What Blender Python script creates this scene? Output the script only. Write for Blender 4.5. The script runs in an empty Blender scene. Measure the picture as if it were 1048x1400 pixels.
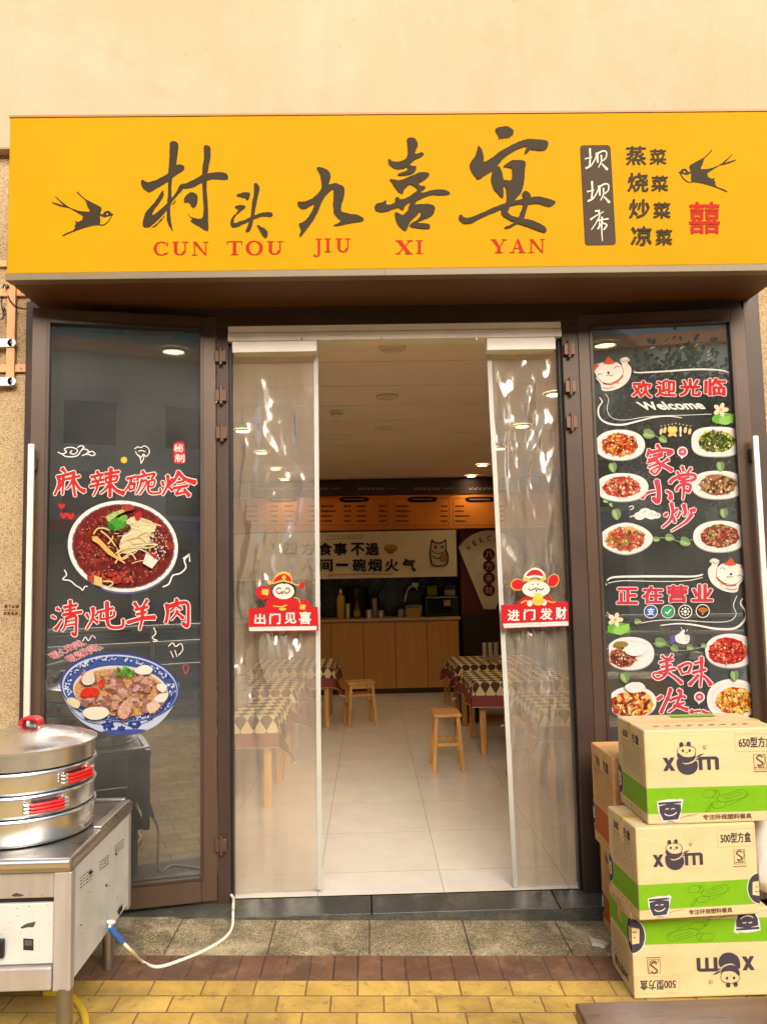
import bpy, bmesh, math, random
from mathutils import Vector, Matrix, noise
random.seed(7)
SC = bpy.context.scene
COL = SC.collection
R = math.radians
# ------------------------------------------------------------------ camera
H, D = 1.55, 3.9
YAW, PITCH, ROLL, FPX = R(1.19), R(4.77), R(1.2), 1050.0
cam = bpy.data.cameras.new('camera'); camo = bpy.data.objects.new('camera', cam); COL.objects.link(camo)
CR = Matrix.Rotation(-YAW, 3, 'Z') @ Matrix.Rotation(math.pi/2+PITCH, 3, 'X') @ Matrix.Rotation(-ROLL, 3, 'Z')
camo.matrix_world = Matrix.Translation((0, -D, H)) @ CR.to_4x4()
cam.sensor_fit = 'HORIZONTAL'; cam.sensor_width = 36; cam.lens = 36*FPX/1048
cam.clip_start = .05; cam.clip_end = 2000
SC.camera = camo
CP = Vector((0, -D, H))
# ------------------------------------------------------------------ sky, sun, exposure
SUN_EL, SUN_AZ = R(30), R(15)          # sun behind the photographer, a little to the right
w = bpy.data.worlds.new('World'); SC.world = w; w.use_nodes = True
nt = w.node_tree; bg = nt.nodes['Background']
sky = nt.nodes.new('ShaderNodeTexSky'); sky.sky_type = 'NISHITA'; sky.sun_disc = False
sky.sun_elevation = SUN_EL; sky.sun_rotation = math.pi-SUN_AZ; sky.dust_density = 6; sky.air_density = 1.0; sky.ozone_density = .6
nt.links.new(sky.outputs[0], bg.inputs[0]); bg.inputs[1].default_value = .075
sl = bpy.data.lights.new('sun', 'SUN'); sl.energy = 1.5; sl.angle = R(50); sl.color = (1, .95, .88)
so = bpy.data.objects.new('sun', sl); COL.objects.link(so)
sd = Vector((math.sin(SUN_AZ)*math.cos(SUN_EL), -math.cos(SUN_AZ)*math.cos(SUN_EL), math.sin(SUN_EL)))
so.rotation_euler = sd.to_track_quat('Z', 'Y').to_euler(); so.location = sd*20
SC.view_settings.view_transform = 'Standard'; SC.view_settings.look = 'None'; SC.view_settings.gamma = 1
SC.view_settings.exposure = 1.65
SC.cycles.max_bounces = 12; SC.cycles.transparent_max_bounces = 24; SC.cycles.glossy_bounces = 5
SC.cycles.sample_clamp_indirect = 4; SC.cycles.caustics_reflective = False; SC.cycles.caustics_refractive = False

# ------------------------------------------------------------------ measuring rays of the photograph onto the real planes of the place
def ray(x, y): return CR @ Vector(((x-524)/FPX, -(y-700)/FPX, -1))
def on(x, y, p0, n):
    d = ray(x, y); return CP + d*((Vector(p0)-CP).dot(n)/d.dot(n))
def atY(x, y, Y): return on(x, y, (0, Y, 0), Vector((0, 1, 0)))
def atZ(x, y, Z): return on(x, y, (0, 0, Z), Vector((0, 0, 1)))
GT = .031                                  # the pavement falls a little to the right
def gz(x): return -.040-GT*x
GN = Vector((GT, 0, 1)).normalized()
def atG(x, y): return on(x, y, (0, 0, gz(0)), GN)

# ------------------------------------------------------------------ materials
def s2l(c): c /= 255; return c/12.92 if c <= .04045 else ((c+.055)/1.055)**2.4
def C(r, g, b, k=1.0): return (s2l(r)*k, s2l(g)*k, s2l(b)*k)
MATS = {}
def mat(name, col, rough=.6, metal=0, var=.12, vs=6, bump=0, bs=60, spec=.5, coat=0, col2=None, stretch=None, rvar=.1):
    """principled surface with noise in colour and roughness and an optional bump"""
    if name in MATS: return MATS[name]
    m = bpy.data.materials.new(name); m.use_nodes = True; n = m.node_tree.nodes; L = m.node_tree.links
    p = n['Principled BSDF']; tc = n.new('ShaderNodeTexCoord'); mp = n.new('ShaderNodeMapping')
    L.new(tc.outputs['Object'], mp.inputs[0])
    if stretch: mp.inputs['Scale'].default_value = stretch
    nz = n.new('ShaderNodeTexNoise'); nz.inputs['Scale'].default_value = vs; nz.inputs['Detail'].default_value = 6
    L.new(mp.outputs[0], nz.inputs['Vector'])
    rp = n.new('ShaderNodeValToRGB'); e = rp.color_ramp.elements
    lo = tuple(c*(1-var) for c in col); hi = col2 or tuple(min(1, c*(1+var)) for c in col)
    e[0].position = .3; e[0].color = (*lo, 1); e[1].position = .7; e[1].color = (*hi, 1)
    L.new(nz.outputs['Fac'], rp.inputs[0]); L.new(rp.outputs[0], p.inputs['Base Color'])
    mr = n.new('ShaderNodeMapRange'); mr.inputs['To Min'].default_value = max(.02, rough-rvar); mr.inputs['To Max'].default_value = min(1, rough+rvar)
    L.new(nz.outputs['Fac'], mr.inputs['Value']); L.new(mr.outputs[0], p.inputs['Roughness'])
    p.inputs['Metallic'].default_value = metal; p.inputs['Specular IOR Level'].default_value = spec
    if coat: p.inputs['Coat Weight'].default_value = coat; p.inputs['Coat Roughness'].default_value = .1
    if bump:
        b = n.new('ShaderNodeBump'); b.inputs['Strength'].default_value = bump; b.inputs['Distance'].default_value = .01
        n2 = n.new('ShaderNodeTexNoise'); n2.inputs['Scale'].default_value = bs; n2.inputs['Detail'].default_value = 4
        L.new(mp.outputs[0], n2.inputs['Vector']); L.new(n2.outputs['Fac'], b.inputs['Height']); L.new(b.outputs[0], p.inputs['Normal'])
    MATS[name] = m; return m
def ink(r, g, b, k=.62):
    return mat('ink_%d_%d_%d' % (r, g, b), C(r, g, b, k), .6, var=.05, vs=30, spec=.12)
def emis(name, col, s):
    m = bpy.data.materials.new(name); m.use_nodes = True; n = m.node_tree.nodes; p = n['Principled BSDF']
    p.inputs['Base Color'].default_value = (.8, .8, .8, 1); p.inputs['Emission Color'].default_value = (*col, 1); p.inputs['Emission Strength'].default_value = s
    return m
def glass(name, tint, refl=1.45, rough=0.0, haze=0.0, hz=(.8, .8, .8), bump=0):
    """thin clear sheet: see-through, with a mirror that grows towards grazing angles and a little dust"""
    m = bpy.data.materials.new(name); m.use_nodes = True; n = m.node_tree.nodes; L = m.node_tree.links
    n.remove(n['Principled BSDF']); out = n['Material Output']
    t = n.new('ShaderNodeBsdfTransparent'); t.inputs[0].default_value = (*tint, 1)
    g = n.new('ShaderNodeBsdfGlossy'); g.inputs['Roughness'].default_value = rough
    f = n.new('ShaderNodeFresnel'); f.inputs['IOR'].default_value = refl
    mx = n.new('ShaderNodeMixShader'); L.new(f.outputs[0], mx.inputs[0]); L.new(t.outputs[0], mx.inputs[1]); L.new(g.outputs[0], mx.inputs[2])
    last = mx
    if haze:
        d = n.new('ShaderNodeBsdfDiffuse'); d.inputs[0].default_value = (*hz, 1)
        tc = n.new('ShaderNodeTexCoord'); nz = n.new('ShaderNodeTexNoise'); nz.inputs['Scale'].default_value = 3; nz.inputs['Detail'].default_value = 8
        L.new(tc.outputs['Object'], nz.inputs['Vector'])
        mr = n.new('ShaderNodeMapRange'); mr.inputs['From Min'].default_value = .3; mr.inputs['From Max'].default_value = .75
        mr.inputs['To Min'].default_value = haze*.5; mr.inputs['To Max'].default_value = haze*1.5; L.new(nz.outputs['Fac'], mr.inputs['Value'])
        m2 = n.new('ShaderNodeMixShader'); L.new(mr.outputs[0], m2.inputs[0]); L.new(mx.outputs[0], m2.inputs[1]); L.new(d.outputs[0], m2.inputs[2]); last = m2
    L.new(last.outputs[0], out.inputs[0]); return m

# ------------------------------------------------------------------ objects
WI = {}                                      # inverse world matrix of each thing's base
def thing(name, label, cat, loc=(0, 0, 0), group=None, kind=None):
    o = bpy.data.objects.new(name, None); COL.objects.link(o); o.location = loc; o.empty_display_size = .1
    WI[o.name] = Matrix.Translation(-Vector(loc)); tag(o, label, cat, group, kind); return o
def tag(o, label=None, cat=None, group=None, kind=None):
    if label: o['label'] = label
    if cat: o['category'] = cat
    if group: o['group'] = group
    if kind: o['kind'] = kind
    return o
def copy_tree(o, parent=None):
    c = o.copy(); COL.objects.link(c)
    if parent is not None: c.parent = parent
    for ch in [x for x in COL.objects if x.parent == o]: copy_tree(ch, c)
    return c
class MB:
    def __init__(s): s.v = []; s.f = []; s.m = []; s.sm = []
    def add(s, vs, fs, mi=0, smooth=False):
        b = len(s.v); s.v += [tuple(x) for x in vs]
        for f in fs: s.f.append(tuple(b+i for i in f)); s.m.append(mi); s.sm.append(smooth)
        return s
    def box(s, a, b, mi=0, T=None):
        x0, y0, z0 = a; x1, y1, z1 = b
        vs = [(x0, y0, z0), (x1, y0, z0), (x1, y1, z0), (x0, y1, z0), (x0, y0, z1), (x1, y0, z1), (x1, y1, z1), (x0, y1, z1)]
        if T: vs = [T(*q) for q in vs]
        return s.add(vs, [(0, 3, 2, 1), (4, 5, 6, 7), (0, 1, 5, 4), (1, 2, 6, 5), (2, 3, 7, 6), (3, 0, 4, 7)], mi)
    def cyl(s, p0, p1, r0, r1=None, n=16, mi=0):
        r1 = r0 if r1 is None else r1; p0, p1 = Vector(p0), Vector(p1); ax = (p1-p0).normalized()
        u = ax.orthogonal().normalized(); q = ax.cross(u)
        ring = lambda p, r: [p+(u*math.cos(2*math.pi*i/n)+q*math.sin(2*math.pi*i/n))*r for i in range(n)]
        s.add(ring(p0, r0)+ring(p1, r1), [(i, (i+1) % n, n+(i+1) % n, n+i) for i in range(n)], mi, True)
        s.add(ring(p0, r0), [tuple(range(n))[::-1]], mi); s.add(ring(p1, r1), [tuple(range(n))], mi); return s
    def lathe(s, prof, c=(0, 0, 0), n=48, mi=0):
        vs = []; c = Vector(c)
        for r, z in prof:
            for i in range(n): a = 2*math.pi*i/n; vs.append((c.x+r*math.cos(a), c.y+r*math.sin(a), c.z+z))
        return s.add(vs, [(k*n+i, k*n+(i+1) % n, (k+1)*n+(i+1) % n, (k+1)*n+i) for k in range(len(prof)-1) for i in range(n)], mi, True)
    def tube(s, pts, r, n=8, mi=0, smooth=3):
        pts = [Vector(p) for p in pts]
        if smooth: pts = catmull(pts, smooth, False)
        vs = []; up = Vector((.13, .2, 1)).normalized(); N = len(pts)
        for i, p in enumerate(pts):
            t = (pts[min(i+1, N-1)]-pts[max(i-1, 0)]).normalized()
            a = t.cross(up); a = a.normalized() if a.length > 1e-4 else t.orthogonal().normalized(); b = a.cross(t)
            vs += [p+(a*math.cos(2*math.pi*k/n)+b*math.sin(2*math.pi*k/n))*r for k in range(n)]
        s.add(vs, [(k*n+i, k*n+(i+1) % n, (k+1)*n+(i+1) % n, (k+1)*n+i) for k in range(N-1) for i in range(n)], mi, True)
        s.add(vs[:n], [tuple(range(n))], mi); s.add(vs[-n:], [tuple(range(n))[::-1]], mi); return s
    def build(s, name, mats, parent=None, world=True, bevel=0, seg=2, smooth_all=False):
        me = bpy.data.meshes.new(name); me.from_pydata(s.v, [], s.f)
        for m in (mats if isinstance(mats, (list, tuple)) else [mats]): me.materials.append(m)
        me.polygons.foreach_set('material_index', s.m); me.polygons.foreach_set('use_smooth', [x or smooth_all for x in s.sm]); me.update()
        if any(s.sm): me.set_sharp_from_angle(angle=R(38))
        o = bpy.data.objects.new(name, me); COL.objects.link(o)
        if parent is not None:
            o.parent = parent
            if world and parent.name in WI: o.matrix_parent_inverse = WI[parent.name]
        if bevel:
            b = o.modifiers.new('bevel', 'BEVEL'); b.width = bevel; b.segments = seg; b.limit_method = 'ANGLE'; b.angle_limit = R(40)
            b.harden_normals = False
        return o
def catmull(p, k, closed):
    out = []; n = len(p)
    for i in range(n if closed else n-1):
        g = (lambda j: p[j % n]) if closed else (lambda j: p[max(0, min(n-1, j))])
        a, b, c, d = g(i-1), g(i), g(i+1), g(i+2)
        for q in range(k):
            t = q/k; out.append(.5*((2*b)+(c-a)*t+(2*a-5*b+4*c-d)*t*t+(3*b-a-3*c+d)*t**3))
    if not closed: out.append(p[-1])
    return out
# ------------------------------------------------------------------ flat printing (films, labels, lettering)
TX = {}
def glyphs(body, bold=0.0):
    k = (body, bold)
    if k in TX: return TX[k]
    cu = bpy.data.curves.new('type', 'FONT'); cu.body = body; cu.fill_mode = 'FRONT'; cu.offset = bold; cu.resolution_u = 3
    o = bpy.data.objects.new('type', cu); COL.objects.link(o); bpy.context.view_layer.update()
    me = bpy.data.meshes.new_from_object(o.evaluated_get(bpy.context.evaluated_depsgraph_get()))
    vs = [(v.co.x, v.co.y) for v in me.vertices]; fs = [tuple(p.vertices) for p in me.polygons]
    bpy.data.objects.remove(o); bpy.data.curves.remove(cu); bpy.data.meshes.remove(me)
    TX[k] = (vs, fs); return TX[k]
def bbox(vs):
    xs = [a for a, b in vs]; ys = [b for a, b in vs]; return min(xs), min(ys), max(xs), max(ys)
def clip_poly(P, Q):
    """polygon P cut to the convex outline Q (clockwise as seen with y down)"""
    out = list(P)
    for i in range(len(Q)):
        a, b = Q[i], Q[(i+1) % len(Q)]; inp, out = out, []
        side = lambda p: (b[0]-a[0])*(p[1]-a[1])-(b[1]-a[1])*(p[0]-a[0])
        for j in range(len(inp)):
            p, q = inp[j], inp[(j+1) % len(inp)]; sp, sq = side(p), side(q)
            if sp >= 0: out.append(p)
            if (sp >= 0) != (sq >= 0): t = sp/(sp-sq); out.append((p[0]+(q[0]-p[0])*t, p[1]+(q[1]-p[1])*t))
        if not out: return []
    return out
class Art:
    """flat inked shapes on one surface; M(x, y, lift) gives the place of a point of the print"""
    STEP = .00014
    def __init__(s, M, base=.0015, clip=None): s.M = M; s.base = base; s.mb = MB(); s.mats = []; s.k = 0; s.clip = clip
    def mi(s, m):
        if m not in s.mats: s.mats.append(m)
        return s.mats.index(m)
    def lift(s, lay=None):
        if lay is None: lay = s.k; s.k += 1
        return s.base+s.STEP*lay
    def poly(s, pts, m, smooth=0, lay=None):
        if smooth: pts = [(v.x, v.y) for v in catmull([Vector(p) for p in pts], smooth, True)]
        if s.clip: pts = clip_poly(pts, s.clip)
        if len(pts) < 3: return s
        h = s.lift(lay); s.mb.add([s.M(x, y, h) for x, y in pts], [tuple(range(len(pts)))], s.mi(m)); return s
    def ell(s, cx, cy, rx, ry, m, rot=0, n=36, jag=0, lay=None, sup=2.0):
        c, q = math.cos(rot), math.sin(rot); P = []
        for i in range(n):
            a = 2*math.pi*i/n; k = 1+random.uniform(-jag, jag); ca, sa = math.cos(a), math.sin(a)
            if sup != 2: k *= (abs(ca)**sup+abs(sa)**sup)**(-1/sup)
            x, y = rx*k*ca, ry*k*sa; P.append((cx+x*c-y*q, cy+x*q+y*c))
        return s.poly(P, m, lay=lay)
    def line(s, pts, wd, m, smooth=5, lay=None, taper=0):
        P = [Vector(p) for p in pts]
        if smooth: P = catmull(P, smooth, False)
        n = len(P); h = s.lift(lay); Lf = []; Rt = []
        for i, p in enumerate(P):
            t = P[min(i+1, n-1)]-P[max(i-1, 0)]; t = t.normalized() if t.length else Vector((1, 0)); q = Vector((-t.y, t.x))
            k = wd/2*((1-taper)+taper*math.sin(math.pi*(i+.3)/(n-.4))); Lf.append(p+q*k); Rt.append(p-q*k)
        if s.clip:
            for i in range(n-1):
                c = clip_poly([tuple(Lf[i]), tuple(Lf[i+1]), tuple(Rt[i+1]), tuple(Rt[i])], s.clip)
                if len(c) > 2: s.mb.add([s.M(x, y, h) for x, y in c], [tuple(range(len(c)))], s.mi(m))
            return s
        s.mb.add([s.M(v.x, v.y, h) for v in Lf+Rt], [(i, i+1, n+i+1, n+i) for i in range(n-1)], s.mi(m)); return s
    def text(s, body, quad, m, bold=0.0, out=None, ow=.04, shear=0, wob=0, lay=None):
        """quad: (x0, y0, x1, y1) or four corners TL TR BR BL; out: outline ink; bold / ow: extra weight in ems"""
        if len(quad) == 4 and not hasattr(quad[0], '__len__'):
            x0, y0, x1, y1 = quad; quad = [(x0, y0), (x1, y0), (x1, y1), (x0, y1)]
        vs, fs = glyphs(body, 0.0); b0 = bbox(vs); bb = (b0[0]-bold, b0[1]-bold, b0[2]+bold, b0[3]+bold)
        for ot, bd in ([(out, bold+ow)] if out else [])+[(m, bold)]:
            n = 1 if bd == 0 else (8 if bd < .035 else 12); h0 = s.lift(lay)
            for c in range(n):
                t0 = 2*math.pi*(c+.5)/n; ox, oy = (bd*math.cos(t0), bd*math.sin(t0)) if n > 1 else (0, 0); P = []; h = h0+c*.00003
                for x, y in vs:
                    u = (x+ox-bb[0])/(bb[2]-bb[0]); v = 1-(y+oy-bb[1])/(bb[3]-bb[1]); u += shear*(.5-v)
                    if wob: u, v = u+wob*math.sin(v*5+u*9), v+wob*math.sin(u*7+1)
                    t = [quad[0][i]*(1-u)+quad[1][i]*u for i in (0, 1)]; b = [quad[3][i]*(1-u)+quad[2][i]*u for i in (0, 1)]
                    P.append((t[0]*(1-v)+b[0]*v, t[1]*(1-v)+b[1]*v))
                s.mb.add([s.M(x, y, h) for x, y in P], fs, s.mi(ot))
            if lay is None: s.k += 3
        return s
    def brush(s, strokes, M4, core, out=None, ow=0, fat=1.0):
        """brush written strokes (points, width at start, width at end), first all outlines, then all cores"""
        for ink_, ex in ([(out, ow)] if out else [])+[(core, 0)]:
            for pts, w0, w1 in strokes:
                P = [Vector(q) for q in pts]; P = catmull(P, 7, False) if len(P) > 2 else [P[0].lerp(P[1], k/8) for k in range(9)]; n = len(P); Lf = []; Rt = []
                for i, p in enumerate(P):
                    t = (P[min(i+1, n-1)]-P[max(i-1, 0)]).normalized(); q = Vector((-t.y, t.x)); k = i/(n-1); h = fat*(w0*(1-k)+w1*k)*(1-.16*math.sin(math.pi*k))/2+ex; Lf.append(p+q*h); Rt.append(p-q*h)
                d0 = (P[0]-P[1]).normalized()*(w0*.32+ex); d1 = (P[-1]-P[-2]).normalized()*(w1*.36+ex)
                s.poly(M4([(v.x, v.y) for v in Lf+[P[-1]+d1]+Rt[::-1]+[P[0]+d0]]), ink_); s.k -= 1; s.base += .000035
        s.k += 1; return s
    def bits(s, cx, cy, rx, ry, n, cols, size=(2, 4), asp=(1, 2.5), seed=1, rot=None, lay0=None, lays=26):
        """scattered crumbs of food, all inside the ellipse"""
        rd = random.Random(seed); l0 = s.k if lay0 is None else lay0; s.k = l0+lays+1
        for i in range(n):
            a = rd.uniform(0, 2*math.pi); r = math.sqrt(rd.random())*.97; x, y = cx+rx*r*math.cos(a), cy+ry*r*math.sin(a)
            L_ = rd.uniform(*size); W_ = L_/rd.uniform(*asp); t = rd.uniform(0, 6.28) if rot is None else rot+rd.uniform(-.4, .4)
            k = rd.randint(5, 7); P = []
            for j in range(k):
                b = 2*math.pi*j/k; q = rd.uniform(.75, 1.15); ex, ey = L_*q*math.cos(b), W_*q*math.sin(b)
                P.append((x+ex*math.cos(t)-ey*math.sin(t), y+ex*math.sin(t)+ey*math.cos(t)))
            s.poly(P, rd.choice(cols), lay=l0+i % lays)
        return s
    def build(s, name, parent): return s.mb.build(name, s.mats, parent)
W_ = ink(248, 246, 240); K_ = ink(40, 36, 34)
# ------------------------------------------------------------------ common surfaces
M_brown = mat('brown_aluminium', C(80, 62, 48), .42, .2, var=.14, vs=4, bump=.03, bs=300, stretch=(1, 1, .1))
M_brown2 = mat('dark_brown_aluminium', C(64, 49, 40), .42, .2, var=.12, vs=4)
M_steel = mat('stainless_steel', (.68, .65, .60), .32, 1, var=.1, vs=3, bump=.015, bs=160, stretch=(.15, .15, 4), rvar=.08)
M_steel2 = mat('worn_steel', (.36, .34, .32), .38, 1, var=.3, vs=5, bump=.04, bs=90)
M_chrome = mat('satin_handle', (.72, .66, .56), .5, .5, var=.05, vs=20)
M_cream = mat('cream_plaster', (.42, .322, .190), .85, var=.06, vs=1.1, bump=.10, bs=9)
def stain(m, col, sc, lo, hi, amt, stretch=(1, 1, 1)):
    """irregular patches of another tone over a surface's colour"""
    n = m.node_tree.nodes; L = m.node_tree.links; p = n['Principled BSDF']; src = p.inputs['Base Color'].links[0].from_socket
    tc = n.new('ShaderNodeTexCoord'); mp = n.new('ShaderNodeMapping'); mp.inputs['Scale'].default_value = stretch; L.new(tc.outputs['Object'], mp.inputs[0])
    nz = n.new('ShaderNodeTexNoise'); nz.inputs['Scale'].default_value = sc; nz.inputs['Detail'].default_value = 10; nz.inputs['Roughness'].default_value = .7; nz.inputs['Distortion'].default_value = .5; L.new(mp.outputs[0], nz.inputs['Vector'])
    mr = n.new('ShaderNodeMapRange'); mr.inputs['From Min'].default_value = lo; mr.inputs['From Max'].default_value = hi; mr.inputs['To Max'].default_value = amt; L.new(nz.outputs['Fac'], mr.inputs['Value'])
    mx = n.new('ShaderNodeMix'); mx.data_type = 'RGBA'; L.new(mr.outputs[0], mx.inputs[0]); L.new(src, mx.inputs[6]); mx.inputs[7].default_value = (*col, 1); L.new(mx.outputs[2], p.inputs['Base Color'])
stain(M_cream, (.33, .20, .09), 2.3, .54, .72, .28); stain(M_cream, (.46, .39, .29), .8, .45, .7, .7); stain(M_cream, (.26, .16, .08), 14, .62, .72, .5); stain(M_cream, (.34, .23, .12), 1.6, .5, .7, .18, (3, 1, .35))
M_white = mat('white_plastic', C(244, 240, 234), .4, var=.05)
M_wood = mat('pale_wood', C(205, 150, 80), .5, var=.22, vs=5, stretch=(6, 6, .7))
M_orange = mat("orange_board", C(236, 140, 40), .55, var=.12, vs=2)
M_black = mat('black_plastic', C(24, 23, 23), .4, var=.2)
M_glassd = glass('door_glass', (.40, .43, .42), 2.7, 0, .055, (.6, .62, .58))
M_clear = glass('window_glass', (.88, .9, .88), 1.5)

def speck(name, a, b, c, sc=140, rough=.7, bump=.3, big=.25, bigs=2.5):
    """stone made of fine grains of three colours with broad worn patches"""
    m = bpy.data.materials.new(name); m.use_nodes = True; n = m.node_tree.nodes; L = m.node_tree.links; p = n['Principled BSDF']
    tc = n.new('ShaderNodeTexCoord'); vo = n.new('ShaderNodeTexVoronoi'); vo.inputs['Scale'].default_value = sc; L.new(tc.outputs['Object'], vo.inputs['Vector'])
    sp = n.new('ShaderNodeSeparateColor'); L.new(vo.outputs['Color'], sp.inputs[0])
    rp = n.new('ShaderNodeValToRGB'); rp.color_ramp.interpolation = 'CONSTANT'; e = rp.color_ramp.elements
    e[0].color = (*a, 1); e[1].position = .45; e[1].color = (*b, 1); x = e.new(.8); x.color = (*c, 1); L.new(sp.outputs[0], rp.inputs[0])
    nz = n.new('ShaderNodeTexNoise'); nz.inputs['Scale'].default_value = bigs; nz.inputs['Detail'].default_value = 7; L.new(tc.outputs['Object'], nz.inputs['Vector'])
    mr = n.new('ShaderNodeMapRange'); mr.inputs['From Min'].default_value = .3; mr.inputs['From Max'].default_value = .7
    mr.inputs['To Min'].default_value = 1-big; mr.inputs['To Max'].default_value = 1+big; L.new(nz.outputs['Fac'], mr.inputs['Value'])
    mu = n.new('ShaderNodeVectorMath'); mu.operation = 'SCALE'; L.new(rp.outputs[0], mu.inputs[0]); L.new(mr.outputs[0], mu.inputs['Scale'])
    L.new(mu.outputs[0], p.inputs['Base Color']); p.inputs['Roughness'].default_value = rough
    b_ = n.new('ShaderNodeBump'); b_.inputs['Strength'].default_value = bump; b_.inputs['Distance'].default_value = .004
    L.new(vo.outputs['Distance'], b_.inputs['Height']); L.new(b_.outputs[0], p.inputs['Normal']); return m
M_stucco = speck('pebble_dash', C(188, 165, 126), C(170, 144, 106), C(130, 106, 80), 270, .9, .6, .12, 3)
M_granite = speck('granite', C(148, 134, 100), C(110, 100, 74), C(184, 170, 134), 210, .75, .2, .35, 4)
M_black_granite = speck('black_granite', C(66, 66, 60), C(52, 53, 50), C(92, 90, 80), 400, .38, .02, .25, 3); stain(M_black_granite, C(120, 112, 96), 7, .5, .66, .45)
stain(M_granite, C(60, 52, 36), 3.2, .44, .60, .6); stain(M_granite, C(206, 190, 156), 5, .52, .66, .45)

# ================================================================== GROUND
def sheet(name, pts, m): return tag(MB().add(pts, [tuple(range(len(pts)))]).build(name, m), kind='structure')
def bricks(name, lx, ly, c1, c2, mort, off, msize, ox=0, oy=0, rough=.75, bump=.4, var=.25):
    """rows of paving with joints, laid on the object's own ground coordinates"""
    m = bpy.data.materials.new(name); m.use_nodes = True; n = m.node_tree.nodes; L = m.node_tree.links; p = n['Principled BSDF']
    tc = n.new('ShaderNodeTexCoord'); mp = n.new('ShaderNodeMapping'); L.new(tc.outputs['Object'], mp.inputs[0]); mp.inputs['Location'].default_value = (ox, oy, 0)
    br = n.new('ShaderNodeTexBrick'); L.new(mp.outputs[0], br.inputs['Vector']); br.offset = off; br.inputs['Scale'].default_value = 1
    br.inputs['Brick Width'].default_value = lx; br.inputs['Row Height'].default_value = ly; br.inputs['Mortar Size'].default_value = msize; br.inputs['Mortar Smooth'].default_value = .15
    br.inputs['Color1'].default_value = (*c1, 1); br.inputs['Color2'].default_value = (*c2, 1); br.inputs['Mortar'].default_value = (*mort, 1); br.inputs['Bias'].default_value = 0
    nz = n.new('ShaderNodeTexNoise'); nz.inputs['Scale'].default_value = 5; nz.inputs['Detail'].default_value = 9; nz.inputs['Roughness'].default_value = .65; L.new(tc.outputs['Object'], nz.inputs['Vector'])
    mr = n.new('ShaderNodeMapRange'); mr.inputs['From Min'].default_value = .3; mr.inputs['From Max'].default_value = .7; mr.inputs['To Min'].default_value = 1-var; mr.inputs['To Max'].default_value = 1+var*.6; L.new(nz.outputs['Fac'], mr.inputs['Value'])
    mu = n.new('ShaderNodeVectorMath'); mu.operation = 'SCALE'; L.new(br.outputs['Color'], mu.inputs[0]); L.new(mr.outputs[0], mu.inputs['Scale']); L.new(mu.outputs[0], p.inputs['Base Color'])
    p.inputs['Roughness'].default_value = rough
    n2 = n.new('ShaderNodeTexNoise'); n2.inputs['Scale'].default_value = 70; n2.inputs['Detail'].default_value = 5; L.new(tc.outputs['Object'], n2.inputs['Vector'])
    mm = n.new('ShaderNodeMath'); mm.operation = 'MULTIPLY_ADD'; mm.inputs[1].default_value = -1.2; L.new(br.outputs['Fac'], mm.inputs[0]); 
    m3 = n.new('ShaderNodeMath'); m3.operation = 'MULTIPLY'; m3.inputs[1].default_value = .25; L.new(n2.outputs['Fac'], m3.inputs[0]); L.new(m3.outputs[0], mm.inputs[2])
    b_ = n.new('ShaderNodeBump'); b_.inputs['Strength'].default_value = bump; b_.inputs['Distance'].default_value = .006; L.new(mm.outputs[0], b_.inputs['Height']); L.new(b_.outputs[0], p.inputs['Normal']); return m
YT = -.185
DIRT = (.05, .035, .02)                                   # front of the black threshold
YG = atG(600, 1307).y; YB = atG(600, 1341).y  # front of the granite band, of the brown brick band
j0 = atG(421, 1352); j1 = atG(489, 1352)
def gs(x0, x1, y0, y1): return [(x0, y0, gz(x0)), (x1, y0, gz(x1)), (x1, y1, gz(x1)), (x0, y1, gz(x0))]
ROW = YB-atG(600, 1362).y
BX = (atG(695, 1342).x-atG(489, 1342).x)/3
sheet('yellow_pavement', gs(-9, 9, -5.2, YB), bricks('yellow_paver', BX, ROW, (.68, .45, .105), (.56, .35, .075), (.22, .125, .045), .5, .0036, -atG(489, 1342).x, -YB, .7, .5, .3))
gx = atG(646, 1307).x-atG(489, 1307).x
sheet('granite_band', gs(-9, 9, YG, YT+.02), bricks('granite_slab', .44, .6, C(104, 94, 70), C(92, 84, 62), C(58, 52, 40), 0, .003, .1, -YT, .75, .3, .35) if 0 else M_granite)
stain(bpy.data.materials['yellow_paver'], (.20, .12, .04), 2.6, .48, .66, .6); stain(bpy.data.materials['yellow_paver'], (.10, .06, .03), 22, .57, .68, .6)
sheet('brick_band', gs(-9, 9, YB, YG), bricks('brown_brick', BX/2.05, 1.0, C(124, 86, 60), C(110, 76, 54), C(66, 48, 34), 0, .004, -atG(489, 1325).x, .5, .75, .4, .35))
MBq = MB()                                   # fine joints of the granite slabs, laid as strips
for px, py0, py1 in ((0, 0, 0),):
    for i in range(-8, 9):
        x = i*.43-.03; MBq.add([(x, YG, gz(x)+.003), (x+.005, YG, gz(x)+.003), (x+.005, YT, gz(x)+.003), (x, YT, gz(x)+.003)], [(0, 1, 2, 3)])
tag(MBq.build('pavement_joints', mat('joint', C(64, 56, 42), .9)), kind='structure')
sheet('street', [(-300, -400, -.36), (300, -400, -.36), (300, -5.2, -.36), (-300, -5.2, -.36)], mat('asphalt', (.26, .25, .235), .85, var=.25, vs=1.5, bump=.3, bs=80))
kb = MB()
kb.add([(-9, -5.35, gz(-9)), (9, -5.35, gz(9)), (9, -5.2, gz(9)), (-9, -5.2, gz(-9)), (-9, -5.35, -.36), (9, -5.35, -.36), (9, -5.2, -.36), (-9, -5.2, -.36)], [(0, 1, 2, 3), (4, 5, 1, 0), (3, 2, 6, 7)])
tag(kb.build('kerb', mat('kerb_stone', C(150, 144, 132), .8, var=.2)), kind='structure')
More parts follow.
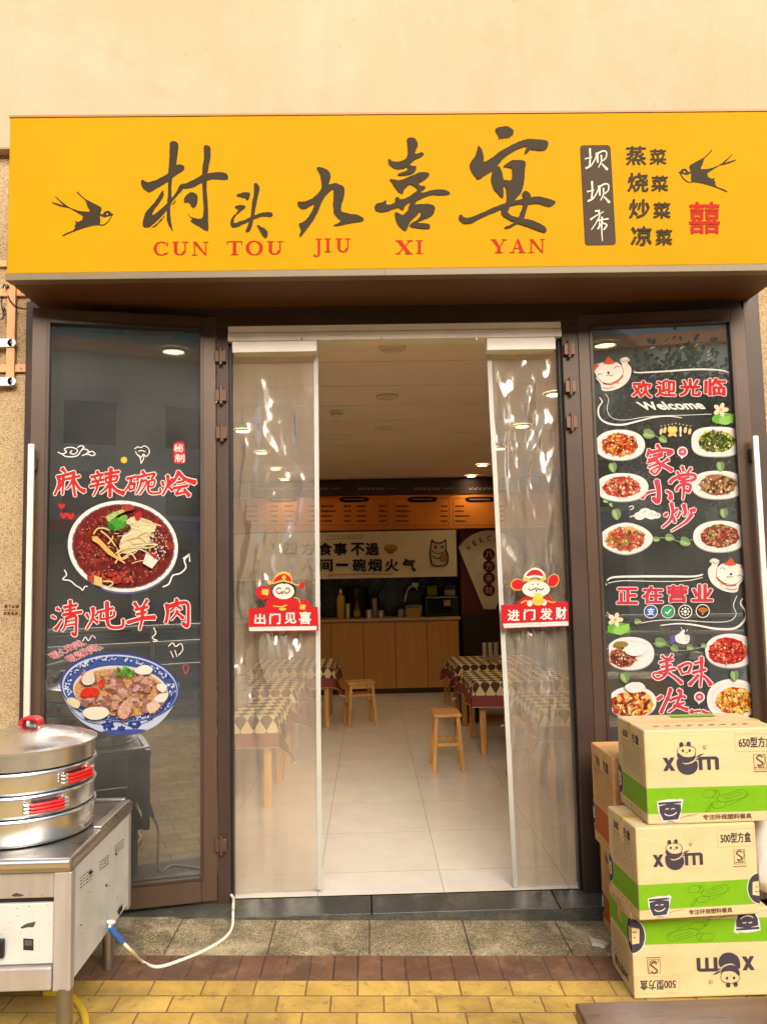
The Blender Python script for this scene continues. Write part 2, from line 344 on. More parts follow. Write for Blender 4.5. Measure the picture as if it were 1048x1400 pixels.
stain(bpy.data.materials['brown_brick'], C(84, 66, 48), 4, .45, .6, .6); stain(bpy.data.materials['brown_brick'], C(176, 134, 96), 9, .5, .66, .3)
# threshold of black granite and the dull sill under the left door
xl, xr = atY(316, 1000, 0).x, atY(787, 1000, 0).x
zt = .0
t = thing('threshold', 'black granite step under the open shop doorway', 'step', (.2, -.1, 0))
mb = MB()
for a, b in ((-1.75, -.02), (-.014, .862), (.868, 1.16)):
    mb.add([(a, YT, -.012), (b, YT, -.012), (b, -.004, -.004), (a, -.004, -.004), (a, YT, -.16), (b, YT, -.16), (b, -.004, -.16), (a, -.004, -.16)], [(0, 1, 2, 3), (4, 5, 1, 0), (5, 6, 2, 1), (7, 4, 0, 3)])
mb.build('stone_block', M_black_granite, t, bevel=.003)
MB().box((-1.75, YT-.01, -.17), (1.16, YT+.004, -.02)).build('stone_front', M_black_granite, t)
# ================================================================== INTERIOR FLOOR, WALLS, CEILING
ZC = 2.86; YK = 6.4                          # ceiling height, front of the counter
gxr = atZ(606.3, 1217, 0).x; gyr = atZ(590, 1190, 0).y
sheet('floor', [(-3.2, -.004, 0), (3.2, -.004, 0), (3.2, 9, 0), (-3.2, 9, 0)], bricks('floor_tile', .62, .62, C(226, 219, 205), C(220, 212, 198), C(184, 174, 156), 0, .0028, .62*4-gxr, .62*4-gyr, .16, .05, .08))
b = thing('shop_building', 'cream plastered shop building with pebble dashed wall round the doorway', 'building', (0, .3, 0))
zb = atY(5, 205, -.05).z
MB().box((-9, -.06, zb), (9, .4, 7)).build('plaster_beam', M_cream, b, bevel=.01)
XL0, XR0 = atY(44, 600, 0).x-.02, atY(1034, 500, 0).x
MB().box((-9, .0, -.3), (XL0, .4, zb)).build('side_wall', M_stucco, b); MB().box((XR0, .0, -.3), (9, .4, zb)).build('side_wall', M_stucco, b)
MB().box((XL0, .1, 2.99), (XR0, .4, zb)).build('lintel', M_brown2, b)
M_iw = mat('inside_wall', C(196, 168, 124), .8, var=.06, vs=2)
MB().box((-3.2, .41, -.02), (-2.6, 9, ZC)).build('inside_wall', M_iw, b); MB().box((2.6, .41, -.02), (3.2, 9, ZC)).build('inside_wall', M_iw, b)
MB().box((-2.6, 8, -.02), (2.6, 8.2, ZC)).build('inside_wall', M_iw, b)
M_ceil = mat('ceiling_paint', C(246, 228, 204), .6, var=.05, vs=2)
mb = MB(); mb.box((-3.2, .1, ZC), (3.2, 9, ZC+.1))
mb.build('ceiling', M_ceil, b)
mb = MB()
for k in range(1, 14): mb.box((-2.6, .1+k*.6, ZC-.003), (2.6, .1+k*.6+.006, ZC))
mb.build('ceiling_joint', mat('ceiling_seam', C(226, 206, 180), .6), b)
# ================================================================== STOREFRONT FRAME
fr = thing('storefront_frame', 'dark brown aluminium frame round the shop doorway', 'door frame', (.2, 0, 0))
zh = atY(537, 447, 0).z
xjl0, xjl1 = atY(299, 800, 0).x, atY(315.5, 800, 0).x
xjr0, xjr1 = atY(777.5, 800, 0).x, atY(803, 800, 0).x
def bar(nm, a, b_, m=M_brown2, bv=.004): return MB().box(a, b_).build(nm, m, fr, bevel=bv)
bar('jamb', (xjl0, -.05, -.012), (xjl1, .09, zh)); bar('jamb', (xjr0, -.05, -.012), (xjr1, .09, zh))
bar('header', (XL0+.06, -.05, zh), (XR0-.001, .09, 2.985))
bar('stop_strip', (xjl1, -.02, -.004), (xjl1+.012, .02, zh), M_black, 0); bar('stop_strip', (xjr0-.012, -.02, -.004), (xjr0, .02, zh), M_black, 0)
bar('outer_post', (XL0, -.05, -.02), (XL0+.06, .09, 2.985)); bar('outer_post', (XR0-.085, -.06, -.06), (XR0, .09, 2.985+.001))
bar('sill_rail', (XL0+.06, -.045, -.012), (xjl0, .085, .09)); bar('sill_rail', (xjr1, -.045, -.03), (XR0-.085, .085, .09))
MB().box((XL0+.06, .0, .09), (xjl0, .008, zh)).build('fixed_pane', M_clear, fr); MB().box((xjr1, .0, .09), (XR0-.085, .008, zh)).build('fixed_pane', M_clear, fr)
# ================================================================== SHOP SIGN
YS = -.45
def onS(x, y, h): p = atY(x, y, YS); return Vector((p.x, YS-h, p.z))
SX0, SX1 = -1.632, 1.995
sz0 = atY(524, 367.5, YS).z; sz1 = atY(524, 156.5, YS).z
sg = thing('shop_sign', 'long yellow light box sign with brush lettering above the doorway', 'sign', (.18, YS/2, sz0))
M_yel = mat('yellow_film', (.47, .243, .006), .5, var=.03, vs=1.2, spec=.02)
MB().box((SX0, YS, sz0), (SX1, -.062, sz1)).build('sign_face', M_yel, sg, bevel=.004)
MB().box((SX0-.004, YS-.006, sz0-.034), (SX1+.004, YS+.05, sz0-.001)).build('edge_trim', mat('trim_grey', C(112, 98, 72), .5, .1), sg, bevel=.003)
MB().box((SX0-.003, YS-.003, sz1+.001), (SX1+.003, -.063, sz1+.011)).build('top_trim', mat('trim_brown', C(150, 104, 40), .5), sg)
MB().box((SX0, YS+.051, sz0-.03), (SX1, -.004, sz0-.004)).build('underside', mat('underside_panel', C(90, 56, 26), .6, var=.15, vs=2, stretch=(.4, 3, 3)), sg)
sb = MB().box((.1, YS-.0075, sz0-.034), (.1025, YS-.005, sz0-.001)).build('seam', M_brown2, sg)
DK = ink(66, 54, 36); RD = ink(200, 40, 12)
Z1 = lambda P, ox, oy=160, k=4.7636: [(ox+x/k, oy+y/k) for x, y in P]
BRUSH = {180: [
 [(248,175),(258,160),(275,155),(298,168),(305,190),(300,230),(290,310),(265,390),(258,470),(262,540),(250,590),(258,680),(268,742),(250,720),(235,690),(228,640),(232,560),(238,480),(235,400),(240,340),(246,250)],
 [(62,420),(72,408),(100,422),(150,412),(200,390),(240,360),(280,318),(315,308),(340,318),(345,335),(330,352),(280,385),(230,425),(160,465),(120,488),(95,480),(68,455)],
 [(208,483),(200,480),(185,500),(150,555),(100,610),(80,650),(72,700),(85,718),(115,715),(150,690),(200,640),(240,590),(280,530),(325,480),(330,455),(310,450),(290,490),(250,540),(200,590),(150,632),(135,632),(150,600),(190,545),(208,510)],
 [(318,440),(360,428),(420,400),(460,375),(520,362),(570,358),(610,365),(628,385),(622,405),(580,408),(520,405),(450,430),(400,458),(340,468),(310,465)],
 [(470,200),(480,183),(500,188),(515,205),(512,260),(500,330),(490,400),(488,470),(495,560),(498,650),(498,735),(480,738),(440,712),(400,690),(380,672),(395,670),(392,655),(430,662),(460,655),(468,600),(462,500),(458,420),(462,330),(472,260)],
 [(340,540),(355,510),(385,490),(415,498),(430,520),(428,560),(410,588),(390,585),(375,558),(345,555)],
 [(120,724),(150,706),(190,668),(215,640),(205,662),(160,708)], [(258,574),(275,556),(288,540),(282,558)], [(362,628),(380,645),(394,656),(384,655)],
 [(683,508),(710,495),(750,490),(770,498),(765,530),(752,540),(735,525),(700,518)],
 [(670,585),(700,575),(735,576),(738,590),(715,608),(700,612),(690,600)],
 [(715,606),(680,640),(665,670),(668,690),(690,685),(740,668),(800,640),(860,622),(905,622),(920,635),(905,650),(860,645),(800,662),(740,690),(690,712),(660,718),(645,700),(650,665),(675,632),(705,602)],
 [(795,440),(808,430),(828,445),(832,470),(820,530),(805,600),(790,680),(770,740),(742,745),(760,700),(775,640),(785,560),(798,490)],
 [(815,705),(840,712),(875,735),(887,755),(880,782),(868,785),(850,770),(835,740)]],
 395: [
 [(182,332),(200,327),(245,342),(268,370),(270,400),(258,440),(300,430),(340,445),(360,462),(358,520),(342,570),(340,610),(370,625),(430,635),(475,650),(487,668),(470,680),(400,690),(330,705),(285,708),(320,690),(335,675),(310,650),(292,620),(288,560),(290,500),(285,470),(240,510),(210,560),(190,610),(165,660),(130,710),(100,750),(78,778),(68,770),(78,740),(65,700),(80,690),(110,670),(140,630),(160,585),(165,565),(120,590),(85,598),(65,585),(55,560),(65,550),(100,550),(150,530),(195,490),(212,455),(208,410),(200,370)],
 [(770,140),(805,135),(828,150),(838,180),(825,215),(822,240),(860,230),(878,242),(860,258),(825,275),(790,300),(795,318),(825,320),(822,350),(800,368),(750,380),(715,382),(710,370),(760,352),(770,345),(765,325),(735,338),(690,335),(660,318),(645,290),(650,275),(680,290),(720,290),(760,272),(772,230),(770,180)],
 [(655,410),(675,405),(720,412),(790,385),(850,362),(900,362),(912,378),(880,410),(845,430),(850,445),(880,450),(885,465),(855,485),(825,490),(835,470),(800,445),(785,440),(750,470),(740,498),(715,490),(690,460),(672,430)],
 [(557,590),(570,565),(600,558),(635,542),(630,565),(655,572),(690,556),(690,530),(710,520),(725,537),(775,522),(825,490),(880,492),(940,475),(1000,472),(1035,485),(1045,500),(1000,510),(930,508),(880,520),(830,545),(790,552),(755,580),(740,607),(710,590),(680,598),(620,618),(570,612)],
 [(688,630),(705,622),(740,638),(775,605),(810,572),(840,568),(900,566),(940,578),(950,600),(930,640),(880,665),(830,688),(870,693),(910,700),(918,720),(890,730),(830,722),(785,712),(800,690),(840,665),(855,640),(853,618),(825,645),(790,680),(765,735),(750,738),(720,715),(700,680)],
 [(775,606),(790,560),(815,520),(840,512),(830,545),(812,575)]],
 570: [
 [(508,85),(530,68),(580,60),(605,72),(628,88),(620,115),(604,126),(598,138),(590,128),(578,140),(566,130),(556,144),(545,134),(532,144),(525,120)],
 [(395,195),(405,192),(422,215),(432,260),(435,292),(480,270),(540,225),(600,190),(660,162),(720,145),(790,148),(845,158),(850,185),(835,212),(790,218),(740,212),(720,228),(698,238),(710,205),(715,190),(660,205),(600,240),(560,270),(530,305),(500,340),(440,380),(398,405),(375,385),(352,350),(342,315),(355,285),(380,250)],
 [(495,335),(525,320),(545,345),(560,400),(565,410),(612,410),(618,340),(590,328),(562,322),(580,305),(620,282),(690,285),(705,300),(700,350),(695,420),(680,480),(650,520),(625,555),(600,570),(585,580),(578,560),(582,520),(575,460),(562,455),(560,525),(530,505),(500,470),(480,410),(485,370)],
 [(272,645),(290,638),(305,655),(345,655),(420,625),(500,590),(580,560),(660,540),(720,528),(780,518),(840,530),(890,545),(898,560),(880,575),(850,582),(790,565),(720,568),(650,570),(580,590),(500,620),(420,655),(350,690),(300,692),(275,670)],
 [(690,490),(710,482),(735,505),(735,535),(720,580),(700,640),(680,680),(640,700),(590,725),(565,722),(610,700),(650,670),(672,620),(692,560),(695,530),(682,510)],
 [(560,585),(590,600),(590,620),(615,645),(680,660),(740,672),(800,695),(838,725),(835,750),(800,745),(750,725),(690,705),(620,680),(565,650),(548,625),(550,600)],
 [(548,600),(585,575),(600,560),(600,590),(585,612),(560,620)]]}
random.seed(3)
for (nm, sel) in (('brush_lettering', (180, 395, 570)),):
    a = Art(onS, .002)
    for ox in sel:
        for P in BRUSH[ox]:
            Q = catmull([Vector(q) for q in P], 4, True)
            Q = [(q.x+random.uniform(-1.8, 1.8), q.y+random.uniform(-1.8, 1.8)) for q in Q]
            a.poly(Z1(Q, ox), DK)
    a.build(nm, sg)
# --- roman capitals with thick and thin strokes
def ring(cx, cy, rx, ry, ix, iy, a0=0, a1=360, n=28):
    o = []; i_ = []
    for k in range(n+1):
        t_ = R(a0+(a1-a0)*k/n); o.append((cx+rx*math.cos(t_), cy+ry*math.sin(t_))); i_.append((cx+ix*math.cos(t_), cy+iy*math.sin(t_)))
    return [(o[k], o[k+1], i_[k+1], i_[k]) for k in range(n)]
q4 = lambda x0, x1, y0, y1: [(x0, y0), (x1, y0), (x1, y1), (x0, y1)]
CAP = {'I': [q4(.3, .7, .0, 1), q4(.02, .98, 0, .06), q4(.02, .98, .94, 1)],
 'U': [q4(.12, .32, .3, 1), q4(.76, .84, .32, 1), q4(0, .44, .94, 1), q4(.62, 1, .94, 1)]+ring(.48, .32, .36, .32, .17, .24, 180, 360, 14),
 'N': [q4(.12, .19, 0, 1), q4(.81, .88, 0, 1), [(.04, 1), (.28, 1), (.88, .0), (.8, .0)], q4(0, .32, 0, .06), q4(.68, 1, .94, 1)],
 'T': [q4(.4, .62, 0, 1), q4(.02, 1, .94, 1), [(0, .72), (.05, .72), (.1, .94), (.02, .94)], [(.97, .72), (1.02, .72), (1, .94), (.92, .94)], q4(.26, .76, 0, .06)],
 'O': ring(.5, .5, .5, .52, .29, .45),
 'C': ring(.52, .5, .52, .52, .31, .45, 48, 318, 24)+[[(.82, .7), (.98, .72), (.96, 1.0), (.92, .98), (.9, .86)], [(.8, .1), (.96, .24), (1.0, .22), (.9, .06)]],
 'J': [q4(.46, .8, -.1, 1), q4(.16, 1.05, .94, 1)]+ring(.3, -.08, .5, .24, .16, .16, 210, 360, 12)+[[(-.12, -.16), (.08, -.1), (.1, -.26), (-.05, -.26)]],
 'X': [[(.06, 1), (.32, 1), (.94, 0), (.68, 0)], [(.84, 1), (.92, 1), (.18, 0), (.1, 0)], q4(0, .4, .94, 1), q4(.68, 1, .94, 1), q4(0, .3, 0, .06), q4(.56, 1.02, 0, .06)],
 'Y': [[(.06, 1), (.3, 1), (.62, .42), (.4, .42)], [(.84, 1), (.92, 1), (.62, .44), (.54, .44)], q4(.41, .62, 0, .46), q4(0, .38, .94, 1), q4(.7, 1.02, .94, 1), q4(.26, .78, 0, .06)],
 'A': [[(.46, 1), (.54, 1), (.2, 0), (.12, 0)], [(.44, 1), (.56, 1), (.92, 0), (.66, 0)], q4(.26, .7, .3, .36), q4(0, .32, 0, .06), q4(.54, 1.02, 0, .06)]}
def cap(ch, ox, x0, x1, y0, y1):
    for i_, P in enumerate(CAP[ch]): a.poly([(ox+(x0+(x1-x0)*x)/4.7636, 160+(y1-(y1-y0)*y)/4.7636) for x, y in P], RD, lay=0 if isinstance(P, tuple) else 1+i_ % 8)
for ch, ox, x0, x1, y0, y1 in (('C',180,143,240,812,900),('U',180,263,370,812,900),('N',180,393,500,812,900),('T',180,618,720,808,898),('O',180,742,856,806,898),('U',180,880,988,808,896),
    ('J',395,165,212,792,882),('I',395,230,276,790,880),('U',395,303,403,790,880),('X',395,692,805,802,892),('I',395,825,872,802,890),('Y',570,478,582,796,885),('A',570,603,705,794,884),('N',570,725,832,794,884)): 
    if (ch, ox) in (('C', 180), ('T', 180), ('J', 395), ('X', 395), ('Y', 570)): a = Art(onS, .002)
    cap(ch, ox, x0, x1, y0, y1)
    if (ch, x0) in (('N', 393), ('U', 880), ('U', 303), ('I', 825), ('N', 725)): a.build('roman_lettering', sg)
# --- swallows
SWA = [(430,110),(440,112),(490,165),(550,215),(620,250),(700,290),(745,315),(755,345),(740,385),(735,400),(765,410),(790,375),(830,360),(860,370),(880,395),(912,412),(880,425),(850,430),(790,448),(745,430),(728,420),(735,470),(738,510),(722,548),(650,555),(560,575),(480,600),(390,632),(310,665),(245,695),(240,685),(300,650),(380,620),(405,590),(402,545),(420,540),(408,495),(450,510),(485,485),(490,500),(505,455),(520,440),(450,395),(330,325),(290,320),(200,300),(105,260),(108,250),(200,275),(265,298),(200,230),(150,180),(158,175),(230,240),(300,295),(350,325),(430,355),(500,370),(590,375),(600,360),(570,310),(545,230),(490,180),(435,130)]
def swallow(T):
    a = Art(onS, .002); a.poly([T(*p) for p in SWA], DK)
    a.line([T(*p) for p in ((722,546),(780,545),(840,500),(885,425))], 1.1, DK)
    ex, ey = T(828, 408); a.ell(ex, ey, 1.3, 1.3, M_yel, n=12); return a.build('swallow_emblem', sg)
swallow(lambda x, y: (60+x/9.527, 250+y/9.527))
A0 = [Vector(p) for p in ((912, 412), (430, 110), (243, 690))]; A1 = [Vector(p) for p in ((926.5, 235.6), (972.8, 204.7), (993.4, 262))]
mA = Matrix(((A0[1]-A0[0]).to_tuple(), (A0[2]-A0[0]).to_tuple())).inverted()
def TR(x, y):
    k = Vector((x, y))-A0[0]; u = k.x*mA[0][0]+k.y*mA[1][0]; v = k.x*mA[0][1]+k.y*mA[1][1]; r = A1[0]+(A1[1]-A1[0])*u+(A1[2]-A1[0])*v; return r.x, r.y
swallow(TR)
# --- dark plaque and dish list
def rquad(c, r, n=5):
    P = []; N = len(c)
    for i in range(N):
        p, a_, b_ = Vector(c[i]), Vector(c[i-1]), Vector(c[(i+1) % N]); da = (a_-p).normalized()*r; db = (b_-p).normalized()*r
        for k in range(n+1): t_ = k/n; P.append(tuple((p+da)*(1-t_)**2+p*2*t_*(1-t_)+(p+db)*t_**2))
    return P
a = Art(onS, .002); CQ = [(792.3,198.6),(833.8,198.2),(841.6,334.6),(799.2,335.4)]
a.poly(rquad(CQ, 5), ink(86, 68, 50)); a.build('dark_plaque', sg)
a = Art(onS, .003); CW = ink(250, 240, 214)
BA = [([(105,235),(190,215)],18,14),([(165,105),(170,220),(160,320)],28,20),([(115,355),(180,320),(230,240),(250,175)],28,10),([(255,165),(262,240),(265,280)],38,22),([(262,170),(330,135),(375,150),(370,220),(320,265)],24,15),([(310,190),(310,270),(275,345)],24,12),([(320,300),(385,370)],18,36)]
z8 = lambda P: [(788+x/9.333, 192+y/9.333) for x, y in P]
for dx, dy in ((0, 0), (27, 420)): a = Art(onS, .003); a.brush([([(x+dx, y+dy) for x, y in P], w0, w1) for P, w0, w1 in BA], z8, CW); a.build('plaque_lettering', sg)
a = Art(onS, .003); a.brush([([(235,903),(290,895)],26,20),([(175,1010),(240,965),(340,910)],24,12),([(270,900),(290,960),(240,1060),(185,1140)],22,12),([(255,1022),(400,1000)],20,20),([(290,1010),(285,1080)],14,12),([(268,1130),(318,1060),(380,1080),(345,1138)],24,22),([(320,980),(315,1140),(325,1285)],28,9)], z8, CW)
a.build('plaque_lettering', sg)
a = Art(onS, .002)
for ch, q in (('蒸',(854.8,199.5,883,225.8)),('菜',(887.4,203.6,910.5,225.1)),('烧',(857.1,236.1,885.8,262.4)),('菜',(889.6,240,912.8,261.7)),('炒',(859.4,272.3,887.6,298.6)),('菜',(892.2,276.6,916,298.6)),('凉',(861.7,309.4,890.3,335.7)),('菜',(895.4,313.5,918.3,335.3))): a.text(ch, q, DK, .02)
a.build('dish_list_lettering', sg)
a = Art(onS, .002); a.text('囍', (941.2, 275.7, 983.5, 319.7), RD, .02); a.build('double_happiness_emblem', sg)
# ================================================================== OPENED GLASS DOORS
def fink(r, g, b): return mat('food_%d_%d_%d' % (r, g, b), C(r, g, b, .62), .6, var=.38 if min(r, g, b) < 150 else .1, vs=130, spec=.1)
def ngon_text(a, items, m, bold, out, ow, wob=.02, shear=-.1):
    for ch, q in items: a.text(ch, q, m, bold, out, ow, shear, wob)
def make_door(name, label, hpx, opx, hy, wl, wr, wt, wb_, zbot, handle_px, hinge_px):
    """hinged door standing open; hpx / opx: its top corners at the hinge and at the free edge"""
    hp = atY(*hpx, hy); d = ray(*opx); op = CP+d*((hp.z-H)/d.z)
    u = Vector((op.x-hp.x, op.y-hp.y, 0)); Wd = u.length; u.normalize(); n = u.cross(Vector((0, 0, 1)))
    if n.y > 0: n = -n
    p0 = Vector((hp.x, hp.y, 0)); T = lambda s, o, z: p0+u*s+n*o+Vector((0, 0, z))
    t = thing(name, label, 'door', T(Wd/2, -.03, zbot)); zt_ = hp.z
    mb = MB(); a_, b_ = wl, Wd-wr
    mb.box((0, -.055, zbot), (a_, 0, zt_), 0, T); mb.box((b_, -.055, zbot), (Wd, 0, zt_), 0, T)
    mb.box((a_, -.055, zt_-wt), (b_, 0, zt_), 0, T); mb.box((a_, -.055, zbot), (b_, 0, zbot+wb_), 0, T)
    mb.build('frame', M_brown, t, bevel=.004)
    mb = MB()                               # raised glazing bead
    for q in (((a_-.012, -.01, zbot+wb_-.012), (a_+.004, .006, zt_-wt+.012)), ((b_-.004, -.01, zbot+wb_-.012), (b_+.012, .006, zt_-wt+.012)),
              ((a_+.004, -.01, zt_-wt-.004), (b_-.004, .006, zt_-wt+.012)), ((a_+.004, -.01, zbot+wb_-.012), (b_-.004, .006, zbot+wb_+.004))): mb.box(*q, 0, T)
    mb.build('glazing_bead', M_brown2, t, bevel=.002)
    MB().box((a_+.001, -.03, zbot+wb_+.001), (b_-.001, -.022, zt_-wt-.001), 0, T).build('pane', M_glassd, t)
    g0 = T(0, -.022, 0)
    def PM(x, y, h): return on(x, y, g0, n)+n*h
    # pull handle
    (hx0, hy0), (hx1, hy1), hw = handle_px
    e0 = on(hx0, hy0, T(0, .05, 0), n); e1 = on(hx1, hy1, T(0, .05, 0), n); s0 = (e0-p0).dot(u)
    h_ = MB().box((s0-hw/2, .035, e1.z), (s0+hw/2, .06, e0.z), 0, T).build('handle', M_chrome, t, bevel=.004)
    MB().box((s0-.02, 0, e0.z-.12), (s0+.012, .035, e0.z-.06), 0, T).box((s0-.02, 0, e1.z+.06), (s0+.012, .035, e1.z+.12), 0, T).build('standoff', M_brown2, h_, bevel=.003)
    for q in hinge_px:
        p = atY(*q, hy+.0); mb = MB(); mb.cyl((p.x, hy-.012, p.z-.045), (p.x, hy-.012, p.z+.045), .010); s_ = 1 if u.x > 0 else -1
        mb.box((p.x-.028, hy-.018, p.z-.03), (p.x+.028, hy-.004, p.z+.03)); mb.build('hinge', mat('hinge_bronze', C(96, 72, 56), .45, .5), t, bevel=.002)
    return t, PM, T, Wd
DL, PL, TL_, WL = make_door('glass_door', 'open left glass door with two printed soup bowls and red lettering', (295, 433), (44, 420), -.055, .075, .08, .07, .115, .012, ((43, 607), (31, 1090), .028), ((302, 487.6), (302.5, 541), (303.5, 592), (302.5, 1155)))
DR, PR, TR_, WR = make_door('glass_door', 'open right glass door with printed plates of food, cats and WELCOME lettering', (788, 430), (1017, 420), -.055, .07, .075, .07, .115, -.03, ((1031.5, 596), (1050, 1080), .028), ((777, 478), (779, 529), (780.5, 577.6)))
CL = [(69, 441), (272, 452), (271, 1211), (60, 1226)]; CRq = [(807.5, 451), (996, 441), (1052, 1190), (846, 1150)]
RED, WHT, PINK = ink(206, 44, 44), ink(246, 240, 232), ink(214, 74, 92)
# --- left door
a = Art(PL, .002)
for pts in ([(79,618),(85,620.5),(91,618),(88,614),(95,611.5),(103,613),(106,617),(101,621),(96,619),(99,616)], [(84,620),(90,624),(100,624.5),(107,622),(111,616),(116,614),(121,617),(117,621)], [(106,612),(110,609.5),(115,611),(112,614)], [(112,623),(120,621),(126,623),(130,621),(126,617),(121,619)]): a.line(pts, 1.5, WHT)
a.build('cloud_print', DL)
a = Art(PL, .002)
for pts in ([(184,614),(188,611),(193,612),(197,609.5),(203,613),(204,619),(200,624),(196,621),(193,625),(188,622),(185,617)], [(190,622),(192,628),(193,634)], [(197,622),(196,628),(193,633)], [(189,617),(194,616),(199,618)]): a.line(pts, 1.3, WHT)
a.build('flower_doodle_print', DL)
a = Art(PL, .002); a.poly(rquad([(236.5,605),(252,603),(254,634),(237,635)], 6), ink(206, 40, 38)); a.text('秘', (237.5,607,251,618), WHT, .015, wob=.03); a.text('制', (239,620.5,252,632), WHT, .015, wob=.03)
a.build('seal_print', DL)
a = Art(PL, .002)
for r_ in (0, 1.57, .78, 2.35): a.ell(169.5, 629, 5, 1.6, ink(236, 200, 60), rot=r_)
for cx, cy, r_ in ((84.5, 692, 4.2), (87, 704.5, 4.5), (96.5, 705.5, 5)):
    a.poly([(cx, cy+r_*1.1), (cx-r_, cy), (cx-r_*.9, cy-r_*.7), (cx-r_*.4, cy-r_*.8), (cx, cy-r_*.3), (cx+r_*.5, cy-r_*.9), (cx+r_, cy-r_*.6), (cx+r_, cy+.1*r_)], RED, 3)
a.build('heart_print', DL)
zA = lambda P: [(60+x/4.764, 625+y/4.764) for x, y in P]; zB = lambda P: [(60+x/4.764, 805+y/4.764) for x, y in P]
MA = [([(118,74),(142,100)],22,12),([(85,132),(150,113),(202,98)],16,15),([(92,122),(100,155),(95,190),(70,246)],20,11),([(105,158),(152,140)],13,12),([(127,125),(125,190),(121,245)],15,9),([(122,165),(98,212)],12,7),([(155,142),(236,122)],14,13),([(196,103),(193,180),(205,256)],18,12),([(188,150),(165,190),(148,208)],13,8),([(197,150),(230,203),(268,224)],13,22)]
LA = [([(345,93),(360,113)],18,12),([(305,130),(387,112)],14,13),([(330,130),(341,150)],13,9),([(374,120),(362,146)],13,9),([(312,162),(392,146)],14,12),([(298,192),(396,172)],14,12),([(352,150),(345,205),(322,252)],16,8),([(396,112),(492,95)],16,14),([(437,72),(433,160),(430,258)],20,16),([(402,135),(407,166)],12,11),([(402,136),(478,121),(470,156)],13,11),([(406,167),(470,154)],12,11),([(427,180),(395,215),(368,237)],15,8),([(440,180),(475,218),(522,236)],13,24)]
WA = [([(540,142),(602,125)],14,12),([(572,135),(557,180),(528,222)],16,8),([(553,180),(560,217)],11,10),([(555,180),(592,169),(585,207)],12,11),([(558,215),(590,204)],11,10),([(640,93),(657,112)],18,12),([(615,122),(608,152)],13,12),([(615,130),(680,115),(722,108),(700,142)],13,11),([(640,145),(622,200),(598,242)],14,7),([(640,160),(670,150),(655,195),(622,242)],11,8),([(682,160),(720,150),(715,186),(690,192)],11,10),([(682,160),(680,215),(702,236),(755,230),(757,203)],14,10)]
HA = [([(770,158),(781,187)],15,11),([(837,138),(815,168)],14,9),([(806,118),(806,180),(773,247)],18,9),([(808,190),(838,217)],11,15),([(880,93),(850,150),(812,188)],20,9),([(880,100),(915,140),(987,166)],14,26),([(863,167),(912,155)],12,12),([(843,202),(938,185)],14,13),([(890,197),(858,240)],12,11),([(860,242),(932,226)],13,12),([(913,208),(947,252)],14,22)]
QA = [([(83,128),(107,141)],18,11),([(53,178),(77,191)],16,11),([(73,267),(95,240),(117,203)],20,9),([(128,122),(217,105)],14,14),([(138,144),(207,130)],11,11),([(123,170),(248,150)],15,15),([(172,76),(172,165)],18,15),([(147,185),(140,240),(118,277)],15,8),([(150,191),(206,177),(210,240),(206,302),(183,287)],15,13),([(155,213),(200,203)],9,9),([(152,239),(200,229)],9,9)]
DA = [([(278,163),(293,192)],17,12),([(357,148),(335,177)],14,9),([(319,122),(318,190),(277,263)],20,9),([(320,195),(352,222)],11,15),([(363,152),(453,125)],14,13),([(374,162),(373,197),(450,181),(457,148)],12,12),([(411,85),(413,180),(420,233),(450,252),(510,245),(516,198)],20,13)]
YA = [([(588,92),(611,122)],20,14),([(674,72),(645,117)],17,11),([(593,137),(678,118)],15,14),([(603,167),(668,152)],14,13),([(543,220),(640,193),(724,187)],17,24),([(640,120),(640,190),(623,268)],22,9)]
RA = [([(799,100),(806,160),(793,223)],21,14),([(808,119),(870,96),(932,94),(940,160),(935,243),(903,222)],18,16),([(866,66),(855,110),(823,147)],18,9),([(860,106),(897,132)],12,13),([(870,142),(855,170),(828,202)],15,8),([(868,156),(907,192)],12,18)]
for chs, zz in (((MA, LA, WA, HA), zA), ((QA, DA, YA, RA), zB)):
    for st_ in chs: a = Art(PL, .002); a.brush(st_, zz, RED, WHT, 5.5, 1.5); a.build('brush_character', DL)
a = Art(PL, .002)
for body, q in (('暖心的味', [(69,892),(112,872),(114,883),(72,903)]), ('暖胃的味!', [(92,896),(134,877),(137,889),(95,907)])): a.text(body, q, PINK, .01, WHT, .03, -.2, .03)
a.line([(113,877),(117,871),(121,876),(126,869),(131,873)], 1.2, WHT); a.build('note_print', DL)
a = Art(PL, .002)
a.line([(222.5,802.5),(231,798),(236,787),(246,784),(254,776),(252,766),(257,760)], 2, WHT); a.line([(250,764),(258.5,757.5),(259.5,768)], 1.8, WHT, 0)
a.line([(88,779),(91,786),(86,792),(96,794),(103,800),(110,804),(113,807),(116,802),(120,802)], 1.6, WHT)
a.line([(210,858),(213,866),(208,872),(215,876),(209,877)], 1.4, WHT); a.line([(230,884),(236,879),(240,884),(247,880),(250,888),(244,896)], 1.3, WHT); a.line([(233,890),(237,899)], 1.1, WHT); a.line([(239,889),(242,898)], 1.1, WHT)
a.line([(252,918),(250,912),(255,909),(258,913),(254,921),(252,918)], 1.2, PINK); a.build('doodle_print', DL)
